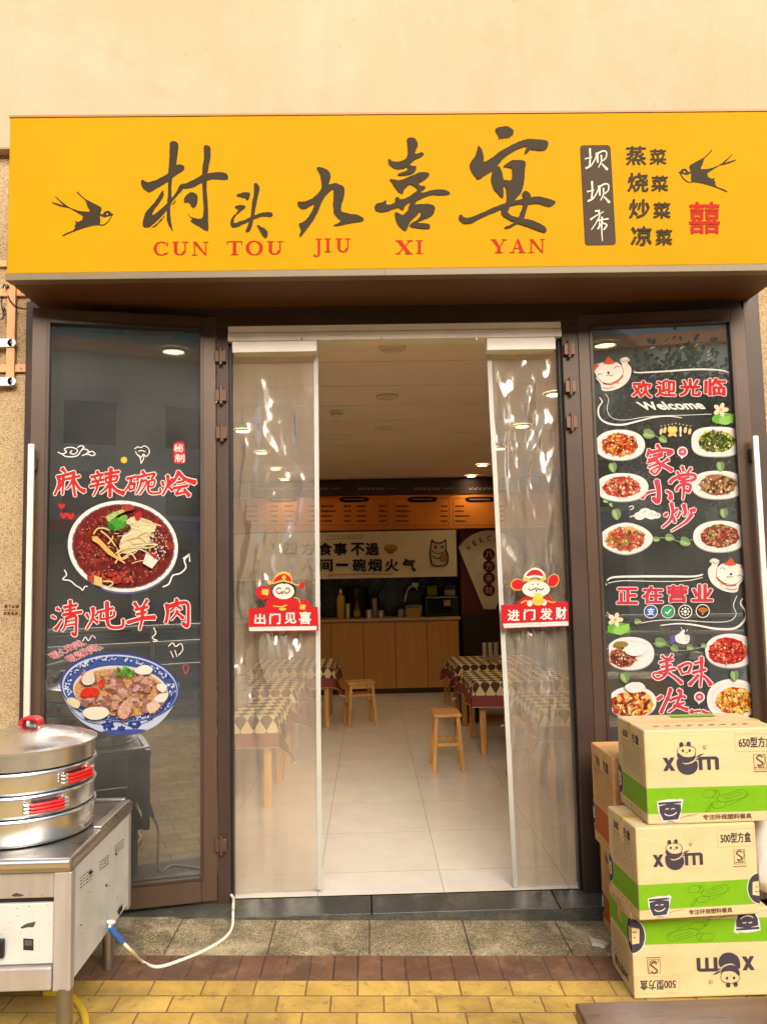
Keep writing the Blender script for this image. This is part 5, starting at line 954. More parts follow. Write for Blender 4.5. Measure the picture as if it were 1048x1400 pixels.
for y0, lab in ((463, 'upper'), (516, 'lower')):
    t, a_, b_ = vbar('pipe_bracket', lab+' white bracket clamped over the upright conduit', 'bracket', -60, y0, 19, y0+10, 0, .05, M_white); mb = MB(); mb.box((a_.x, -.042, b_.z), (b_.x-.015, -.036, a_.z)); mb.cyl((b_.x-.016, -.042, (a_.z+b_.z)/2), (b_.x-.016, -.036, (a_.z+b_.z)/2), (a_.z-b_.z)/2); mb.build('strap', M_white, t); MB().cyl((b_.x-.016, -.046, (a_.z+b_.z)/2), (b_.x-.016, -.0425, (a_.z+b_.z)/2), .006).build('bolt', M_steel2, t)
a_ = atY(1, 440, -.03); t = thing('drain_pipe', 'white drain pipe held by the two brackets at the left edge', 'pipe', a_); MB().cyl((a_.x-.035, -.055, atY(1, 540, -.05).z), (a_.x-.035, -.055, atY(1, 425, -.05).z), .022).build('tube', M_white, t)
for lab, pts, r_, m in (('thin dark wire looping from the conduit towards the door', ((11,404),(14,411),(22,419),(33,422),(45,421)), .0035, M_black), ('curled dark wire ends sticking up over the conduit', ((4,394),(6,388),(8,393),(9,396),(11,389),(12,393)), .003, M_black), ('dark wire loop hanging beside the upright conduit', ((3,404),(2,416),(5,428),(8,431),(6,420),(4,434),(1,437)), .0035, M_black)):
    P = [atY(x, y, -.04) for x, y in pts]; t = tag(MB().tube(P, r_, 6).build('loose_wire', m), lab, 'wire')
a = Art(lambda x, y, h: Vector((atY(x, y, 0).x, -h, atY(x, y, 0).z)), .002); q = ink(96, 72, 34)
for i, ch in enumerate('通下水道'): a.text(ch, (6+i*5.2, 827, 10.2+i*5.2, 831.3), q, .03)
for i in range(9): a.line([(6.5+i*2.1, 832.8), (7.4+i*2.1, 834), (6.6+i*2.1, 835.2)], .7, ink(140, 112, 62), 0)
for i, ch in enumerate('疏通维修'): a.text(ch, (5.4+i*5.2, 836.5, 9.6+i*5.2, 840.4), q, .03)
a.build('stencil_lettering', bpy.data.objects['shop_building'])
# ================================================================== STEEL CART AND STEAMER STACK
CX, CF, CB, CT = -1.0, -1.255, -.585, .645
gl = lambda x: gz(x)+.002
ct = thing('steel_cart', 'worn stainless steel steamer cart with grey side panel at the left of the door', 'cart', (-1.6, -.92, gz(-1.6)))
M_panel = mat('grey_panel', C(200, 202, 196), .45, .15, var=.10, vs=7, bump=.03, bs=30)
M_top = mat('brushed_top', (.40, .375, .34), .3, 1, var=.22, vs=2.2, bump=.02, bs=120, stretch=(.3, 3, 3))
XL = -2.25
mb = MB(); mb.box((XL, CF, CT-.05), (CX, CB, CT-.004)); mb.build('top', M_top, ct, bevel=.012, seg=3)
mb = MB(); mb.box((XL, CB-.006-.02, CT-.003), (CX-.03, CB-.004, CT+.008)); mb.box((CX-.035, CF+.30, CT-.003), (CX-.004, CB-.03, CT+.006)); mb.build('top_rim', M_steel, ct, bevel=.003)
MB().cyl((XL, CF+.004, CT-.018), (CX-.004, CF+.004, CT-.018), .017, n=20).build('rolled_edge', M_steel, ct)
MB().box((CX-.02, CF+.05, .235), (CX-.008, CB+.0-.04, CT-.052)).build('side_panel', M_panel, ct, bevel=.002)
M_cf = mat('cart_frame_steel', (.46, .43, .40), .45, .55, var=.18, vs=5, bump=.03, bs=90, stretch=(3, 3, .3))
def post(x0, x1, y0, y1): return MB().box((x0, y0, .215), (x1, y1, CT-.051)).build('corner_post', M_cf, ct, bevel=.004)
post(CX-.062, CX-.004, CF+.012, CF+.05); post(CX-.045, CX-.006, CB-.04, CB-.004)
MB().box((XL, CF+.02, CT-.135), (CX-.064, CF+.035, CT-.053)).build('upper_front', M_cf, ct, bevel=.003)
MB().box((XL, CF+.03, CT-.15), (CX-.064, CF+.045, CT-.137)).build('groove', M_black, ct)
MB().box((XL, CF+.02, .30), (CX-.064, CF+.036, CT-.152)).build('lower_front', M_panel, ct, bevel=.003)
MB().box((XL, CF+.004, .222), (CX-.064, CF+.04, .296)).build('front_ledge', M_cf, ct, bevel=.006)
MB().box((XL, CF+.05, .22), (CX-.03, CB-.02, .232)).build('bottom_shelf', M_steel2, ct)
for x, y, r_ in ((CX-.03, CF+.035, .026), (CX-.085, CB-.045, .022), (-2.15, CF+.035, .026), (-2.15, CB-.045, .022)): MB().cyl((x, y, gz(x)), (x, y, .222), r_).build('leg', M_steel2, ct)
SXp = CX-.008
def onSide(x, y, h): p = on(x, y, (SXp, 0, 0), Vector((1, 0, 0))); return Vector((SXp+h, p.y, p.z))
a = Art(onSide, .001); g = ink(96, 98, 96); gd = ink(60, 60, 60); rd = random.Random(3)
for cx, cy, k in ((117, 1209, 1.0), (142, 1186, .8), (163, 1163, .75)):
    for r_ in range(4):
        for i in range(4): a.line([(cx-8*k+i*4.2*k, cy-8*k+r_*4.6*k-i*3.4*k), (cx-5*k+i*4.2*k, cy-10.5*k+r_*4.6*k-i*3.4*k)], rd.uniform(.6, 1.4), g, 0, lay=(r_+i) % 4)
a.ell(124, 1193, 3.5, 2.2, gd, -.6, 10, .3); a.poly([(160,1246),(164,1240),(167,1236),(167,1244),(162,1252)], gd); a.ell(145, 1211, 1.4, 2, gd, n=8); a.ell(158.5, 1168, 1.2, 2.2, gd, n=8); a.ell(110, 1265, 2, .8, g, n=8)
for i in range(16): a.ell(rd.uniform(108, 165), rd.uniform(1190, 1290), rd.uniform(.3, .9), rd.uniform(.3, .9), g, n=7)
a.build('worn_lettering', ct)
FY = CF+.02
def onFr(x, y, h): p = atY(x, y, FY); return Vector((p.x, FY-h, p.z))
a = Art(onFr, .001); a.poly([(16,1224),(22,1221),(30,1223),(34,1224),(28,1226),(18,1226)], ink(84, 88, 80)); a.poly([(28,1268),(36,1263),(49,1260),(46,1268),(38,1268),(30,1270)], ink(92, 92, 86)); a.poly([(32,1283),(46,1284),(46,1300),(32,1299)], gd); a.poly([(34,1285),(44,1286),(44,1293),(34,1293)], ink(110, 106, 98))
for i in range(14): a.ell(rd.uniform(0, 76), rd.uniform(1222, 1312), rd.uniform(.4, 1.4), rd.uniform(.3, .8), ink(120, 118, 110), n=7)
a.build('wear_mark', ct)
x_ = atY(3, 1295, FY); MB().box((x_.x-.05, FY-.02, x_.z-.03), (x_.x+.012, FY-.001, x_.z+.03)).build('switch', M_black, ct, bevel=.006)
SC_ = Vector((-1.286, -.935, CT)); RS = .238
M_st = mat('polished_steel', (.74, .755, .765), .27, 1, var=.08, vs=2, bump=.03, bs=26, stretch=(1, 1, .02), rvar=.06)
M_redp = mat('red_plastic', C(200, 30, 30), .3, var=.08)
def tier(name, label, cat, z0, z1, h_az, bands=True):
    t = thing(name, label, cat, (SC_.x, SC_.y, z0)); h = z1-z0; rr = RS
    MB().lathe([(0, .004), (rr-.014, .004), (rr-.012, .0), (rr-.008, .006), (rr-.006, .012), (rr-.006, h-.014), (rr+.002, h-.011), (rr+.005, h-.006), (rr+.002, h-.001), (rr-.008, h-.001), (rr-.012, h-.003), (rr-.014, .01)], (SC_.x, SC_.y, z0), 96).build('wall', M_st, t)
    if h_az is not None:
        for az in (h_az, h_az+180):
            zc = z0+h*.47; pts = lambda dr, dz, a0, a1: [(SC_.x+(RS+dr_)*math.cos(R(q)), SC_.y+(RS+dr_)*math.sin(R(q)), zc+dz) for q, dr_ in [(a0, 0.0)]+[(a0+(a1-a0)*k/6, dr) for k in range(7)]+[(a1, 0.0)]]
            mb = MB()
            for dz in (-.012, 0, .012): mb.tube(pts(.018, dz, az-12, az+12), .0062, 8)
            g_ = mb.build('grip', M_redp, t)
            for s_ in (-1, 1):
                mb = MB()
                for dz in (-.012, 0, .012): mb.tube(pts(.010, dz, az+s_*12.5, az+s_*17), .0056, 8)
                mb.build('grip_bracket', M_steel, t)
    return t
z0 = CT+.001
tier('steamer_pot', 'bottom steel ring of the steamer stack standing on the cart', 'steamer', z0, z0+.093, None)
tier('steamer_tier', 'lower steamer ring with red grip, second from the cart top', 'steamer', z0+.094, z0+.172, -52); tier('steamer_tier', 'upper steamer ring with red grip, just under the lid', 'steamer', z0+.173, z0+.250, -22)
zl = z0+.251; t = thing('steamer_cover', 'polished steel steamer lid with a red handle on top', 'lid', (SC_.x, SC_.y, zl))
MB().lathe([(RS-.01, 0), (RS-.004, .004), (RS-.004, .058), (RS+.004, .064), (RS+.004, .068), (RS*.93, .074), (RS*.9, .079), (RS*.6, .099), (RS*.3, .115), (RS*.1, .122), (0, .123)], (SC_.x, SC_.y, zl), 96).build('dome', M_st, t)
zz = zl+.107; hx_ = SC_.x+.01; mb = MB()
for dy in (-.014, 0, .014): mb.tube([(hx_-.034, SC_.y+dy, zz+.016), (hx_-.031, SC_.y+dy, zz+.033), (hx_-.016, SC_.y+dy, zz+.041), (hx_+.016, SC_.y+dy, zz+.041), (hx_+.031, SC_.y+dy, zz+.033), (hx_+.034, SC_.y+dy, zz+.016)], .0075, 8)
mb.build('handle', M_redp, t)
for s_ in (-1, 1):
    mb = MB()
    for dy in (-.014, 0, .014): mb.cyl((hx_+s_*.034, SC_.y+dy, zz-.002), (hx_+s_*.034, SC_.y+dy, zz+.018), .006, n=8)
    mb.build('handle_bracket', M_steel, t)
# power lead and hose
pts = [onSide(145, 1261, .004), onSide(145, 1261, .03)]+[atG(x, y)+Vector((0, 0, dz)) for x, y, dz in ((152, 1270, .07), (160, 1280, .05), (167, 1288, .03), (180, 1301, .012), (194, 1317, .006), (216, 1324.5, .006), (252, 1313.5, .006), (281, 1301, .006), (306.7, 1285, .006), (317, 1270, .006))]+[atY(318.5, 1248, YT-.012), atY(318.8, 1238, YT-.012), atY(319, 1229, -.09), atY(316, 1224, -.055)]
pts[2:5] = [on(x, y, (SXp+.03+i*.012, 0, 0), Vector((1, 0, 0))) for i, (x, y) in enumerate(((150, 1267), (158, 1278), (167, 1288)))]; pts[5] = on(180, 1301, (SXp+.075, 0, 0), Vector((1, 0, 0)))
t = thing('power_lead', 'white power lead with a blue taped joint lying across the step', 'cable', pts[7]); MB().tube(pts, .0065, 10, smooth=6).build('flex', mat('white_flex', C(232, 222, 200), .45), t); MB().tube(pts[2:5], .011, 10, smooth=6).build('tape_joint', mat('blue_tape', C(46, 104, 190), .4), t)
P = [atG(x, y)+Vector((0, 0, .012)) for x, y in ((60, 1362), (84, 1364), (98, 1369), (108, 1378), (115, 1392), (117, 1412), (110, 1440), (60, 1470))]
tag(MB().tube(P, .013, 12, smooth=6).build('garden_hose', mat('yellow_hose', C(222, 186, 50), .4)), 'yellow hose curling from under the cart over the pavers', 'hose')
# ================================================================== CARTONS
M_kraft = mat('kraft_board', (.62, .475, .245), .75, var=.05, vs=3, bump=.04, bs=90, stretch=(1, 1, 6)); M_kraft2 = mat('brown_board', C(206, 158, 98), .75, var=.06, vs=3, bump=.04, bs=90)
stain(M_kraft, C(196, 150, 92), 5, .52, .68, .35); stain(M_kraft2, C(150, 104, 62), 5, .5, .66, .4)
M_tape = mat('packing_tape', C(196, 160, 92), .3, var=.05)
INK1 = ink(84, 76, 88); INK2 = ink(120, 96, 70); GRN = ink(142, 204, 34); ORG = ink(226, 116, 46)
def carton(label, x, y, z0, wd, dp, ht, yaw=0, num='500', flip=False, band=GRN, board=None, group='printed cartons'):
    """x, y: front left bottom corner"""
    rot = Matrix.Rotation(R(yaw), 3, 'Z'); T = lambda u, v, w_: Vector((x, y, z0))+rot @ Vector((u, v, w_)); board = board or M_kraft
    t = thing('carton', label, 'carton', T(wd/2, dp/2, 0), group)
    MB().box((0, 0, .001), (wd, dp, ht-.001), 0, T).build('carton_body', board, t, bevel=.006)
    MB().box((-.0015, dp/2-.025, ht-.09), (.001, dp/2+.025, ht-.001), 0, T).box((-.0015, dp/2-.025, ht-.0025), (wd, dp/2+.025, ht+.0006), 0, T).build('tape', M_tape, t)
    W, Hh, Dp = wd*1000, ht*1000, dp*1000
    def F(a_, b_, h):   # front, mm from top left
        if flip: a_, b_ = W-a_, Hh-b_
        return T(a_/1000, -h, ht-b_/1000)
    def S(a_, b_, h):   # left side, mm from its back edge
        if flip: a_, b_ = Dp-a_, Hh-b_
        return T(-h, dp-a_/1000, ht-b_/1000)
    u = lambda q: q*W; v = lambda q: q*Hh
    a = Art(F, .0008); a.poly([(2, v(.615)), (W-2, v(.615)), (W-2, v(.885)), (2, v(.885))], band); a.build('printed_band', t)
    a = Art(S, .0008); a.poly([(2, v(.615)), (Dp-2, v(.615)), (Dp-2, v(.885)), (2, v(.885))], band); a.build('printed_band', t)
    # emblem: x, a panda between the letters, m
    a = Art(F, .0012); s_ = W/470; cx, cy = u(.31), v(.33)
    e = lambda X, Y: (cx+X*1.06*s_, cy+(Y if Y > -8 else -8+(Y+8)*.74)*s_)
    for q in ([(-80,-12),(-66,-12),(-40,34),(-54,34)], [(-54,-12),(-40,-12),(-66,34),(-80,34)]): a.poly([e(*k) for k in q], INK1)
    for q in ([(38,-12),(50,-12),(50,34),(38,34)], [(38,-12),(96,-12),(104,-4),(104,0),(38,-1)], [(66,-4),(77,-4),(77,34),(66,34)], [(92,-8),(104,-6),(104,34),(92,34)]): a.poly([e(*k) for k in q], INK1)
    a.poly([e(*k) for k in ((-30,-6),(-10,12),(14,10),(30,2),(34,24),(20,44),(-4,48),(-26,36),(-34,14))], INK1, 4); a.poly([e(*k) for k in ((-29,-34),(-14,-17),(4,-12),(22,-16),(29,-26),(24,-2),(2,8),(-18,4),(-30,-14))], INK1, 4)
    for k in ((-16,-70),(8,-72)): a.ell(*e(*k), 7.5*s_, 8.5*s_, INK1, n=14)
    for k in ((-12,-42),(10,-42)): a.ell(*e(*k), 4*s_, 5*s_, INK1, n=12)
    a.ell(*e(0, -33), 2.4*s_, 1.8*s_, INK1, n=8); a.line([e(-28,-30), e(-30,-46), e(-18,-62), e(2,-65), e(22,-58), e(30,-42), e(26,-18)], 1.6*s_, INK1)
    for q in ([(28,-8),(40,-22),(56,-26),(42,-14)], [(28,-2),(44,-10),(62,-10),(46,-2)]): a.poly([e(*k) for k in q], INK1, 3)
    a.ell(*e(62,-56), 6*s_, 6*s_, INK2, n=16); a.ell(*e(62,-56), 4.6*s_, 4.6*s_, board, n=16); a.line([e(60,-53), e(60,-59), e(63,-58), e(60,-56), e(64,-53)], 1*s_, INK2, 0); a.build('panda_emblem', t)
    a = Art(F, .0012); a.text(num+'型方盒', (u(.70), v(.10), u(.957), v(.215)), INK1, .022)
    for q in ([(.676,.065),(.98,.065)], [(.676,.255),(.98,.255)], [(.676,.065),(.676,.255)], [(.98,.065),(.98,.255)]):
        (xa, ya), (xb, yb) = q
        for k in range(16): a.line([(u(xa+(xb-xa)*k/16), v(ya+(yb-ya)*k/16)), (u(xa+(xb-xa)*(k+.6)/16), v(ya+(yb-ya)*(k+.6)/16))], 1, INK2, 0, lay=0)
    a.k = 8; a.text('专注环保塑料餐具', (u(.405), v(.905), u(.766), v(.96)), INK2, .02); a.build('carton_lettering', t)
    a = Art(F, .0012); xa, xb, ya, yb = u(.806), u(.896), v(.29), v(.445)
    for q in ([(xa,ya),(xb,ya)], [(xb,ya),(xb,yb)], [(xb,yb),(xa,yb)], [(xa,yb),(xa,ya)]): a.line(q, 1.4, INK2, 0)
    xm, ym = (xa+xb)/2, ya+(yb-ya)*.42; a.line([(xm+10*s_, ym-12*s_), (xm, ym-18*s_), (xm-11*s_, ym-10*s_), (xm, ym), (xm+10*s_, ym+9*s_), (xm, ym+17*s_), (xm-10*s_, ym+12*s_)], 5*s_, INK2); a.line([(xm+14*s_, ym-20*s_), (xm+18*s_, ym), (xm+8*s_, ym+22*s_), (xm-8*s_, ym+20*s_)], 1.6*s_, INK2)
    for k in range(4): a.line([(xa+4+k*(xb-xa-6)/4, yb-7), (xa+4+k*(xb-xa-6)/4+5, yb-7)], 4, INK2, 0)
    a.line([(xa-4, yb+8), (xb+6, yb+8)], 2.4, INK2, 0); a.build('quality_mark', t)
    a = Art(F, .0014); LN = ink(90, 150, 24) if band is GRN else ink(160, 80, 30)
    ax, ay = u(.555), v(.735); f = lambda X, Y: (ax+X*s_, ay+Y*s_)
    for q in ([(-70,-14),(-58,-26),(-38,-28),(-22,-18),(-26,-6),(-48,-2),(-66,-6),(-70,-14)], [(-36,-4),(-20,-20),(-26,-30),(-8,-14),(-20,0),(-36,-4)], [(-18,-4),(60,-24),(80,-22),(88,-14),(70,2),(10,14),(-14,8),(-18,-4)], [(4,-2),(56,-16),(66,-14),(62,-8),(14,4),(4,-2)], [(88,-14),(86,-2),(20,26)], [(-40,22),(-24,12),(8,14),(14,22),(0,32),(-28,34),(-40,22)], [(-60,44),(-44,22),(-36,20),(-50,42),(-60,44)]): a.line([f(*k) for k in q], 1.5*s_, LN, 3)
    a.build('tray_drawing', t)
    a = Art(F, .0016); bx, by = u(.17), v(.86); f = lambda X, Y: (bx+X*s_, by+Y*s_)
    a.poly([f(*k) for k in ((-46,-34),(40,-38),(44,-30),(30,26),(24,32),(-26,34),(-32,28))], W_, 2); a.poly([f(*k) for k in ((-42,-30),(36,-33),(38,-26),(-41,-22))], INK1); a.poly([f(*k) for k in ((-39,-18),(36,-22),(26,22),(20,28),(-22,30),(-28,25))], INK1, 2)
    for X in (-12, 8): a.line([f(X-6, -6), f(X, -9), f(X+6, -7)], 3*s_, W_, 2)
    a.line([f(-22, 8), f(-10, 14), f(8, 12), f(20, 4)], 3.5*s_, W_); a.line([f(-14, 38), f(-4, 33), f(10, 37)], 2*s_, INK2); a.line([f(32, 24), f(50, 18), f(90, 12)], 1.4*s_, INK2); a.poly([f(*k) for k in ((30,-44),(36,-40),(42,-44),(38,-37),(42,-30),(34,-33),(28,-30),(31,-37))], W_); a.build('bowl_emblem', t)
    # round smiling box mark wrapped over two edges
    def rnd(M, cx, rr, a0, a1, nm):
        a = Art(M, .0012); cy = v(.72); P = [(cx+rr*math.cos(R(q)), cy+rr*1.25*math.sin(R(q))) for q in range(a0, a1+1, 10)]; P2 = [(cx+rr*1.08*math.cos(R(q)), cy+rr*1.32*math.sin(R(q))) for q in range(a0, a1+1, 10)]
        a.poly(P2, W_); a.poly(P, INK1); s2 = 1 if math.cos(R((a0+a1)/2)) > 0 else -1; g = lambda X, Y: (cx+s2*X*rr, cy+Y*rr)
        a.poly([g(0.01,-.62), g(.55,-.55), g(.62,.5), g(.01,.62)], board if band is GRN else W_); a.line([g(.12,-.1), g(.2,-.15), g(.3,-.1)], 3*s_, INK1, 3); a.line([g(.06,.22), g(.22,.3), g(.38,.2)], 3*s_, INK1, 3); a.build(nm, t)
    rnd(F, W, 44*s_, 90, 270, 'face_emblem'); rnd(S, 0, 44*s_, -90, 90, 'face_emblem')
    if flip: rnd(F, W, 1, 90, 270, 'face_emblem') if 0 else None
    a = Art(S, .0012); d_ = lambda q: q*Dp; a.text(num+'型方盒', (d_(.22), v(.09), d_(.82), v(.20)), INK1, .02)
    rd = random.Random(len(label))
    for r_ in range(11):
        xx = .2
        while xx < .82: w1 = rd.uniform(.03, .12); a.line([(d_(xx), v(.24+r_*.029)), (d_(min(xx+w1, .86)), v(.24+r_*.029))], 2.0, INK2, 0, lay=r_ % 3); xx += w1+.03
    for q in ([(.16,.225),(.9,.225)], [(.16,.57),(.9,.57)], [(.16,.225),(.16,.57)], [(.9,.225),(.9,.57)]): a.line([(d_(k), v(m_)) for k, m_ in q], 1, INK2, 0, lay=4)
    a.k = 6
    for i, q in enumerate((.3, .45, .6, .75)): a.line([(d_(q)-8, v(.93)), (d_(q), v(.92)), (d_(q)+8, v(.94))], 4, ink(190, 120, 60), 0)
    a.build('side_lettering', t)
    if not flip:
        a = Art(lambda a_, b_, h: T(a_/1000, b_/1000, ht+h), .0012)
        for k in range(9): a.line([(W*(.12+k*.085), Dp*.2), (W*(.12+k*.085)+22, Dp*.22)], 9, INK2, 0)
        a.poly([(W*.4, Dp*.75), (W*.75, Dp*.75), (W*.75, Dp*.9), (W*.4, Dp*.9)], band); a.build('top_lettering', t)
    return t
p = atG(867, 1368); xb, yb = p.x, p.y; zb_ = gz(xb)+.002; z1 = atY(868, 1246, yb).z
carton('bottom kraft carton of the front stack, printed upside down', xb, yb, zb_, .535, .27, z1-zb_, 0, '500', True)
q = atZ(874, 1260, z1); z2 = atY(876, 1132, q.y).z
carton('middle kraft carton of the front stack, marked 500型方盒', q.x, q.y, z1, .468, .285, z2-z1, 3.5, '500')
q2 = atZ(885.5, 1128.5, z2); z3_ = atY(887, 998.5, q2.y).z
carton('top kraft carton of the front stack, marked 650型方盒', q2.x, q2.y, z2, .52, .31, z3_-z2, .5, '650')
q = Vector((1.045, -.50, 0)); zq = gz(1.05)+.002; zt1 = atY(822, 1155, -.3).z; zt2 = atY(815, 1014, -.22).z
carton('lower brown carton with an orange band behind the front stack', 1.05, -.53, zq, .46, .3, zt1-zq, 0, '750', False, ORG, M_kraft2)
carton('upper brown carton with an orange band behind the front stack', 1.03, -.54, zt1, .46, .32, zt2-zt1, 0, '750', False, ORG, M_kraft2)
# white bag leaning beside the middle carton
c = Vector((1.615, -.72, z1+.17)); mb = MB(); vs = []; nu, nv = 24, 14
for j in range(nv+1):
    for i in range(nu):
        th, ph = 2*math.pi*i/nu, math.pi*j/nv; k = 1+.12*noise.noise(Vector((math.cos(th)*2, math.sin(th)*2, ph*2))); sg_ = lambda v_: math.copysign(abs(v_)**.6, v_); vs.append((c.x+.125*k*sg_(math.cos(th))*math.sin(ph)**.5, c.y+.10*k*sg_(math.sin(th))*math.sin(ph)**.5, c.z-.165*sg_(math.cos(ph))))
mb.add(vs, [(j*nu+i, j*nu+(i+1) % nu, (j+1)*nu+(i+1) % nu, (j+1)*nu+i) for j in range(nv) for i in range(nu)], 0, True); tag(mb.build('white_bag', mat('white_bag', C(206, 204, 198), .5, bump=.3, bs=8)), 'white plastic bag on the bottom carton beside the middle one', 'bag')
# scrap on the pavement
pts = [atG(x, y)+Vector((0, 0, .004)) for x, y in ((805, 1287), (815, 1290), (824, 1292), (832, 1296), (826, 1299), (816, 1296), (809, 1295))]; mb = MB(); mb.add(pts+[p+Vector((.004, .004, .012)) for p in pts], [tuple(range(7)), tuple(range(7, 14))]+[(i, (i+1) % 7, 7+(i+1) % 7, 7+i) for i in range(7)])
tag(mb.build('paper_scrap', mat('scrap_paper', C(206, 196, 176), .8)), 'crumpled scrap of pale paper on the granite by the cartons', 'litter')
# dark wooden bench top at the lower right corner
zbn = .36; pl = atZ(785, 1371, zbn); M_dw = mat('dark_bench_wood', C(92, 62, 46), .3, var=.35, vs=3, bump=.05, bs=50, stretch=(.6, 6, 6), col2=C(120, 86, 64))
t = thing('wooden_bench', 'dark varnished wooden bench at the lower right corner', 'bench', (pl.x+.6, pl.y-.2, gz(pl.x)))
MB().box((pl.x, pl.y-.38, zbn-.045), (pl.x+1.25, pl.y, zbn)).build('seat', M_dw, t, bevel=.006)
for x in (pl.x+.08, pl.x+1.17):
    for y in (pl.y-.33, pl.y-.05): MB().box((x-.025, y-.025, gz(x)+.001), (x+.025, y+.025, zbn-.046)).build('leg', M_dw, t, bevel=.004)
# ================================================================== ACROSS THE STREET (mirrored in the door glass)
M_wg = mat('far_window', (.03, .045, .05), .08, var=.3); M_shut = mat('shutter', C(110, 112, 110), .5, .3, var=.15)
t = thing('street_building', 'three storey pale building across the street behind the photographer', 'building', (0, -26, -.36)); MB().box((-24, -34, -.36), (24, -26, 10)).build('wall', mat('opposite_render', C(206, 196, 178), .85, var=.1, vs=.5), t); MB().box((-24.3, -34, 10), (24.3, -25.6, 10.45)).build('cornice', mat('orange_cornice', C(214, 140, 80), .7), t); MB().box((-24, -34, 10.45), (24, -26.6, 12.9)).build('sky_block_storey', mat('grey_render', C(150, 156, 150), .8, var=.1, vs=.5), t)  # top storey added to keep the sky out of the door glass
for i in range(-5, 6): MB().box((i*4.2-1.2, -26.62, 11), (i*4.2+1.2, -26.58, 12.3)).build('window', mat('teal_window', C(96, 150, 150), .2, var=.2), t)
MB().box((-24, -25.9, 3.0), (24, -24.6, 3.25)).build('canopy', mat('canopy', C(90, 110, 108), .6), t)
for i in range(-6, 7):
    x = i*3.6
    MB().box((x-1.5, -26.02, -.3), (x+1.5, -25.98, 2.7)).build('shopfront', M_shut if i % 3 else M_wg, t)
    MB().box((x-1.6, -25.95, 3.3), (x+1.6, -25.8, 3.8)).build('signboard', mat('signboard_%d' % (i % 4), (C(196, 60, 44), C(60, 110, 160), C(222, 206, 170), C(90, 140, 90))[i % 4], .5), t)
    for z in (4.0, 6.6): MB().box((x-.9, -26.03, z), (x+.9, -25.98, z+1.6)).build('window', M_wg, t)
def tree(x, y, h, label, seed):
    rd = random.Random(seed); t = thing('street_tree', label, 'tree', (x, y, -.36), 'street trees behind the photographer'); mb = MB(); mb.tube([(x, y, -.36), (x+.1, y, h*.3), (x-.05, y+.1, h*.55)], .16, 8)
    for k in range(6): a_ = rd.uniform(0, 6.28); mb.tube([(x, y, h*.45), (x+math.cos(a_)*.8, y+math.sin(a_)*.8, h*.62), (x+math.cos(a_)*1.6, y+math.sin(a_)*1.6, h*.75)], .05, 6)
    mb.build('trunk', mat('bark', (.09, .07, .05), .9, bump=.5, bs=20), t); mb = MB()
    cl = [(rd.uniform(-1.8, 1.8), rd.uniform(-1.8, 1.8), rd.uniform(.55, .98)*h) for _ in range(26)]
    for k in range(6000):
        cx, cy, cz = rd.choice(cl); g_ = lambda s_: rd.gauss(0, s_); p = Vector((x+cx+g_(.4), y+cy+g_(.4), cz+g_(.32))); u_ = Vector((g_(1), g_(1), g_(1))).normalized()*.075; v_ = u_.orthogonal()*.6; mb.add([p-u_, p+v_, p+u_, p-v_], [(0, 1, 2, 3)], k % 2)
    mb.build('crown', [mat('leaf_dark', (.035, .075, .02), .6, var=.3), mat('leaf_light', (.07, .12, .03), .6, var=.3)], t)
tree(-5.5, -13, 6.5, 'broad green street tree nearer to the cart side of the shop', 1); tree(5.0, -14.5, 6.0, 'shorter green street tree nearer to the carton side of the shop', 2)
t = thing('added_railing', 'added pipe railing behind the photographer, mirrored as streaks in the glass', 'railing', (0, -8.4, -.36))  # railing put in to give bright streaks in the door glass
for z in (.25, .6, .85): MB().cyl((-7, -8.4, z), (7, -8.4, z), .03, n=10).build('rail', M_steel, t)
for i in range(-4, 5): MB().cyl((i*1.7, -8.4, -.36), (i*1.7, -8.4, .85), .035, n=10).build('post', M_steel, t)

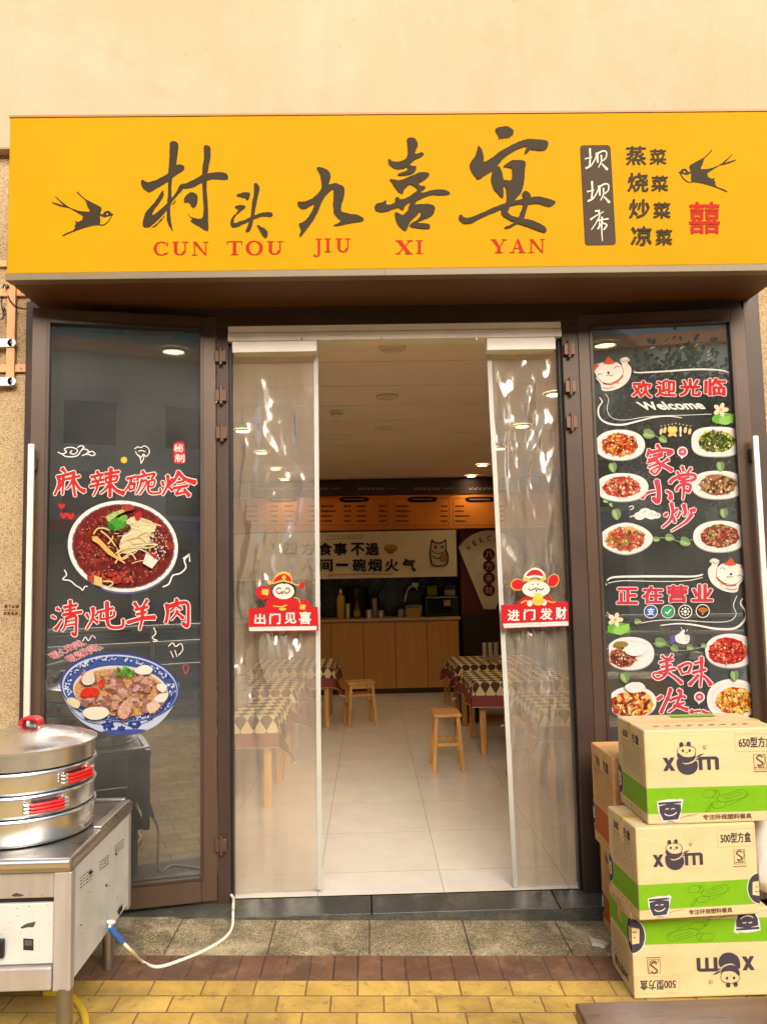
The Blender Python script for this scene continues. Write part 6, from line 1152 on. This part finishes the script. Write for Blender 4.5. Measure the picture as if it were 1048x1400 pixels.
def scooter(x, y, rz, col, label):
    t = thing('parked_scooter', label, 'scooter', (0, 0, 0), 'scooters parked behind the photographer'); P = mat('scooter_paint_%d' % int(col[0]*1000), col, .25, 0, coat=.5); TY = mat('tyre_rubber', (.02, .02, .02), .8)
    for wx in (-.6, .6):
        mb = MB(); n, k = 24, 8
        vs = [(wx+(.2+.05*math.cos(2*math.pi*j/k))*math.cos(2*math.pi*i/n), .05*math.sin(2*math.pi*j/k), .25+(.2+.05*math.cos(2*math.pi*j/k))*math.sin(2*math.pi*i/n)) for i in range(n) for j in range(k)]
        mb.add(vs, [(i*k+j, i*k+(j+1) % k, ((i+1) % n)*k+(j+1) % k, ((i+1) % n)*k+j) for i in range(n) for j in range(k)], 0, True); w_ = mb.build('wheel', TY, t, world=False)
        MB().cyl((wx, -.03, .25), (wx, .03, .25), .15).build('rim', M_steel, w_, world=False)
    MB().box((-.85, -.14, .42), (-.1, .14, .68)).build('rear_body', P, t, world=False, bevel=.08, seg=4); MB().box((-.3, -.13, .26), (.45, .13, .34)).build('footboard', M_black, t, world=False, bevel=.02)
    mb = MB(); mb.add([(.36, -.17, .3), (.36, .17, .3), (.52, .12, .92), (.52, -.12, .92), (.44, -.17, .3), (.44, .17, .3), (.58, .12, .92), (.58, -.12, .92)], [(0, 1, 2, 3), (4, 7, 6, 5), (0, 4, 5, 1), (1, 5, 6, 2), (2, 6, 7, 3), (3, 7, 4, 0)]); mb.build('leg_shield', P, t, world=False, bevel=.03, seg=3)
    MB().box((-.8, -.13, .68), (-.12, .13, .77)).build('saddle', M_black, t, world=False, bevel=.035, seg=3); MB().tube([(.4, -.34, 1.02), (.5, -.15, .98), (.53, 0, .96), (.5, .15, .98), (.4, .34, 1.02)], .018).build('handlebar', M_steel, t, world=False)
    MB().lathe([(0, .10), (.07, .08), (.09, 0)], (.58, 0, .84), 16).build('headlight', M_white, t, world=False)
    for s_ in (-1, 1): MB().tube([(.44, s_*.24, 1.0), (.46, s_*.3, 1.15)], .008).box((.43, s_*.33-.06, 1.13), (.46, s_*.33+.06, 1.2)).build('mirror', M_steel, t, world=False)
    t.location = (x, y, -.36); t.rotation_euler.z = R(rz); return t
scooter(-2.6, -6.3, 80, (.02, .12, .5), 'blue scooter parked nearest the cart side behind the photographer'); scooter(-1.5, -6.4, 96, (.6, .6, .58), 'pale grey scooter parked second along the row'); scooter(1.7, -6.2, 84, (.5, .04, .03), 'red scooter parked on the carton side of the row'); scooter(3.0, -6.4, 100, (.03, .03, .035), 'black scooter parked last along the row'); scooter(-4.0, -6.3, 92, (.75, .74, .7), 'white scooter parked first along the row')
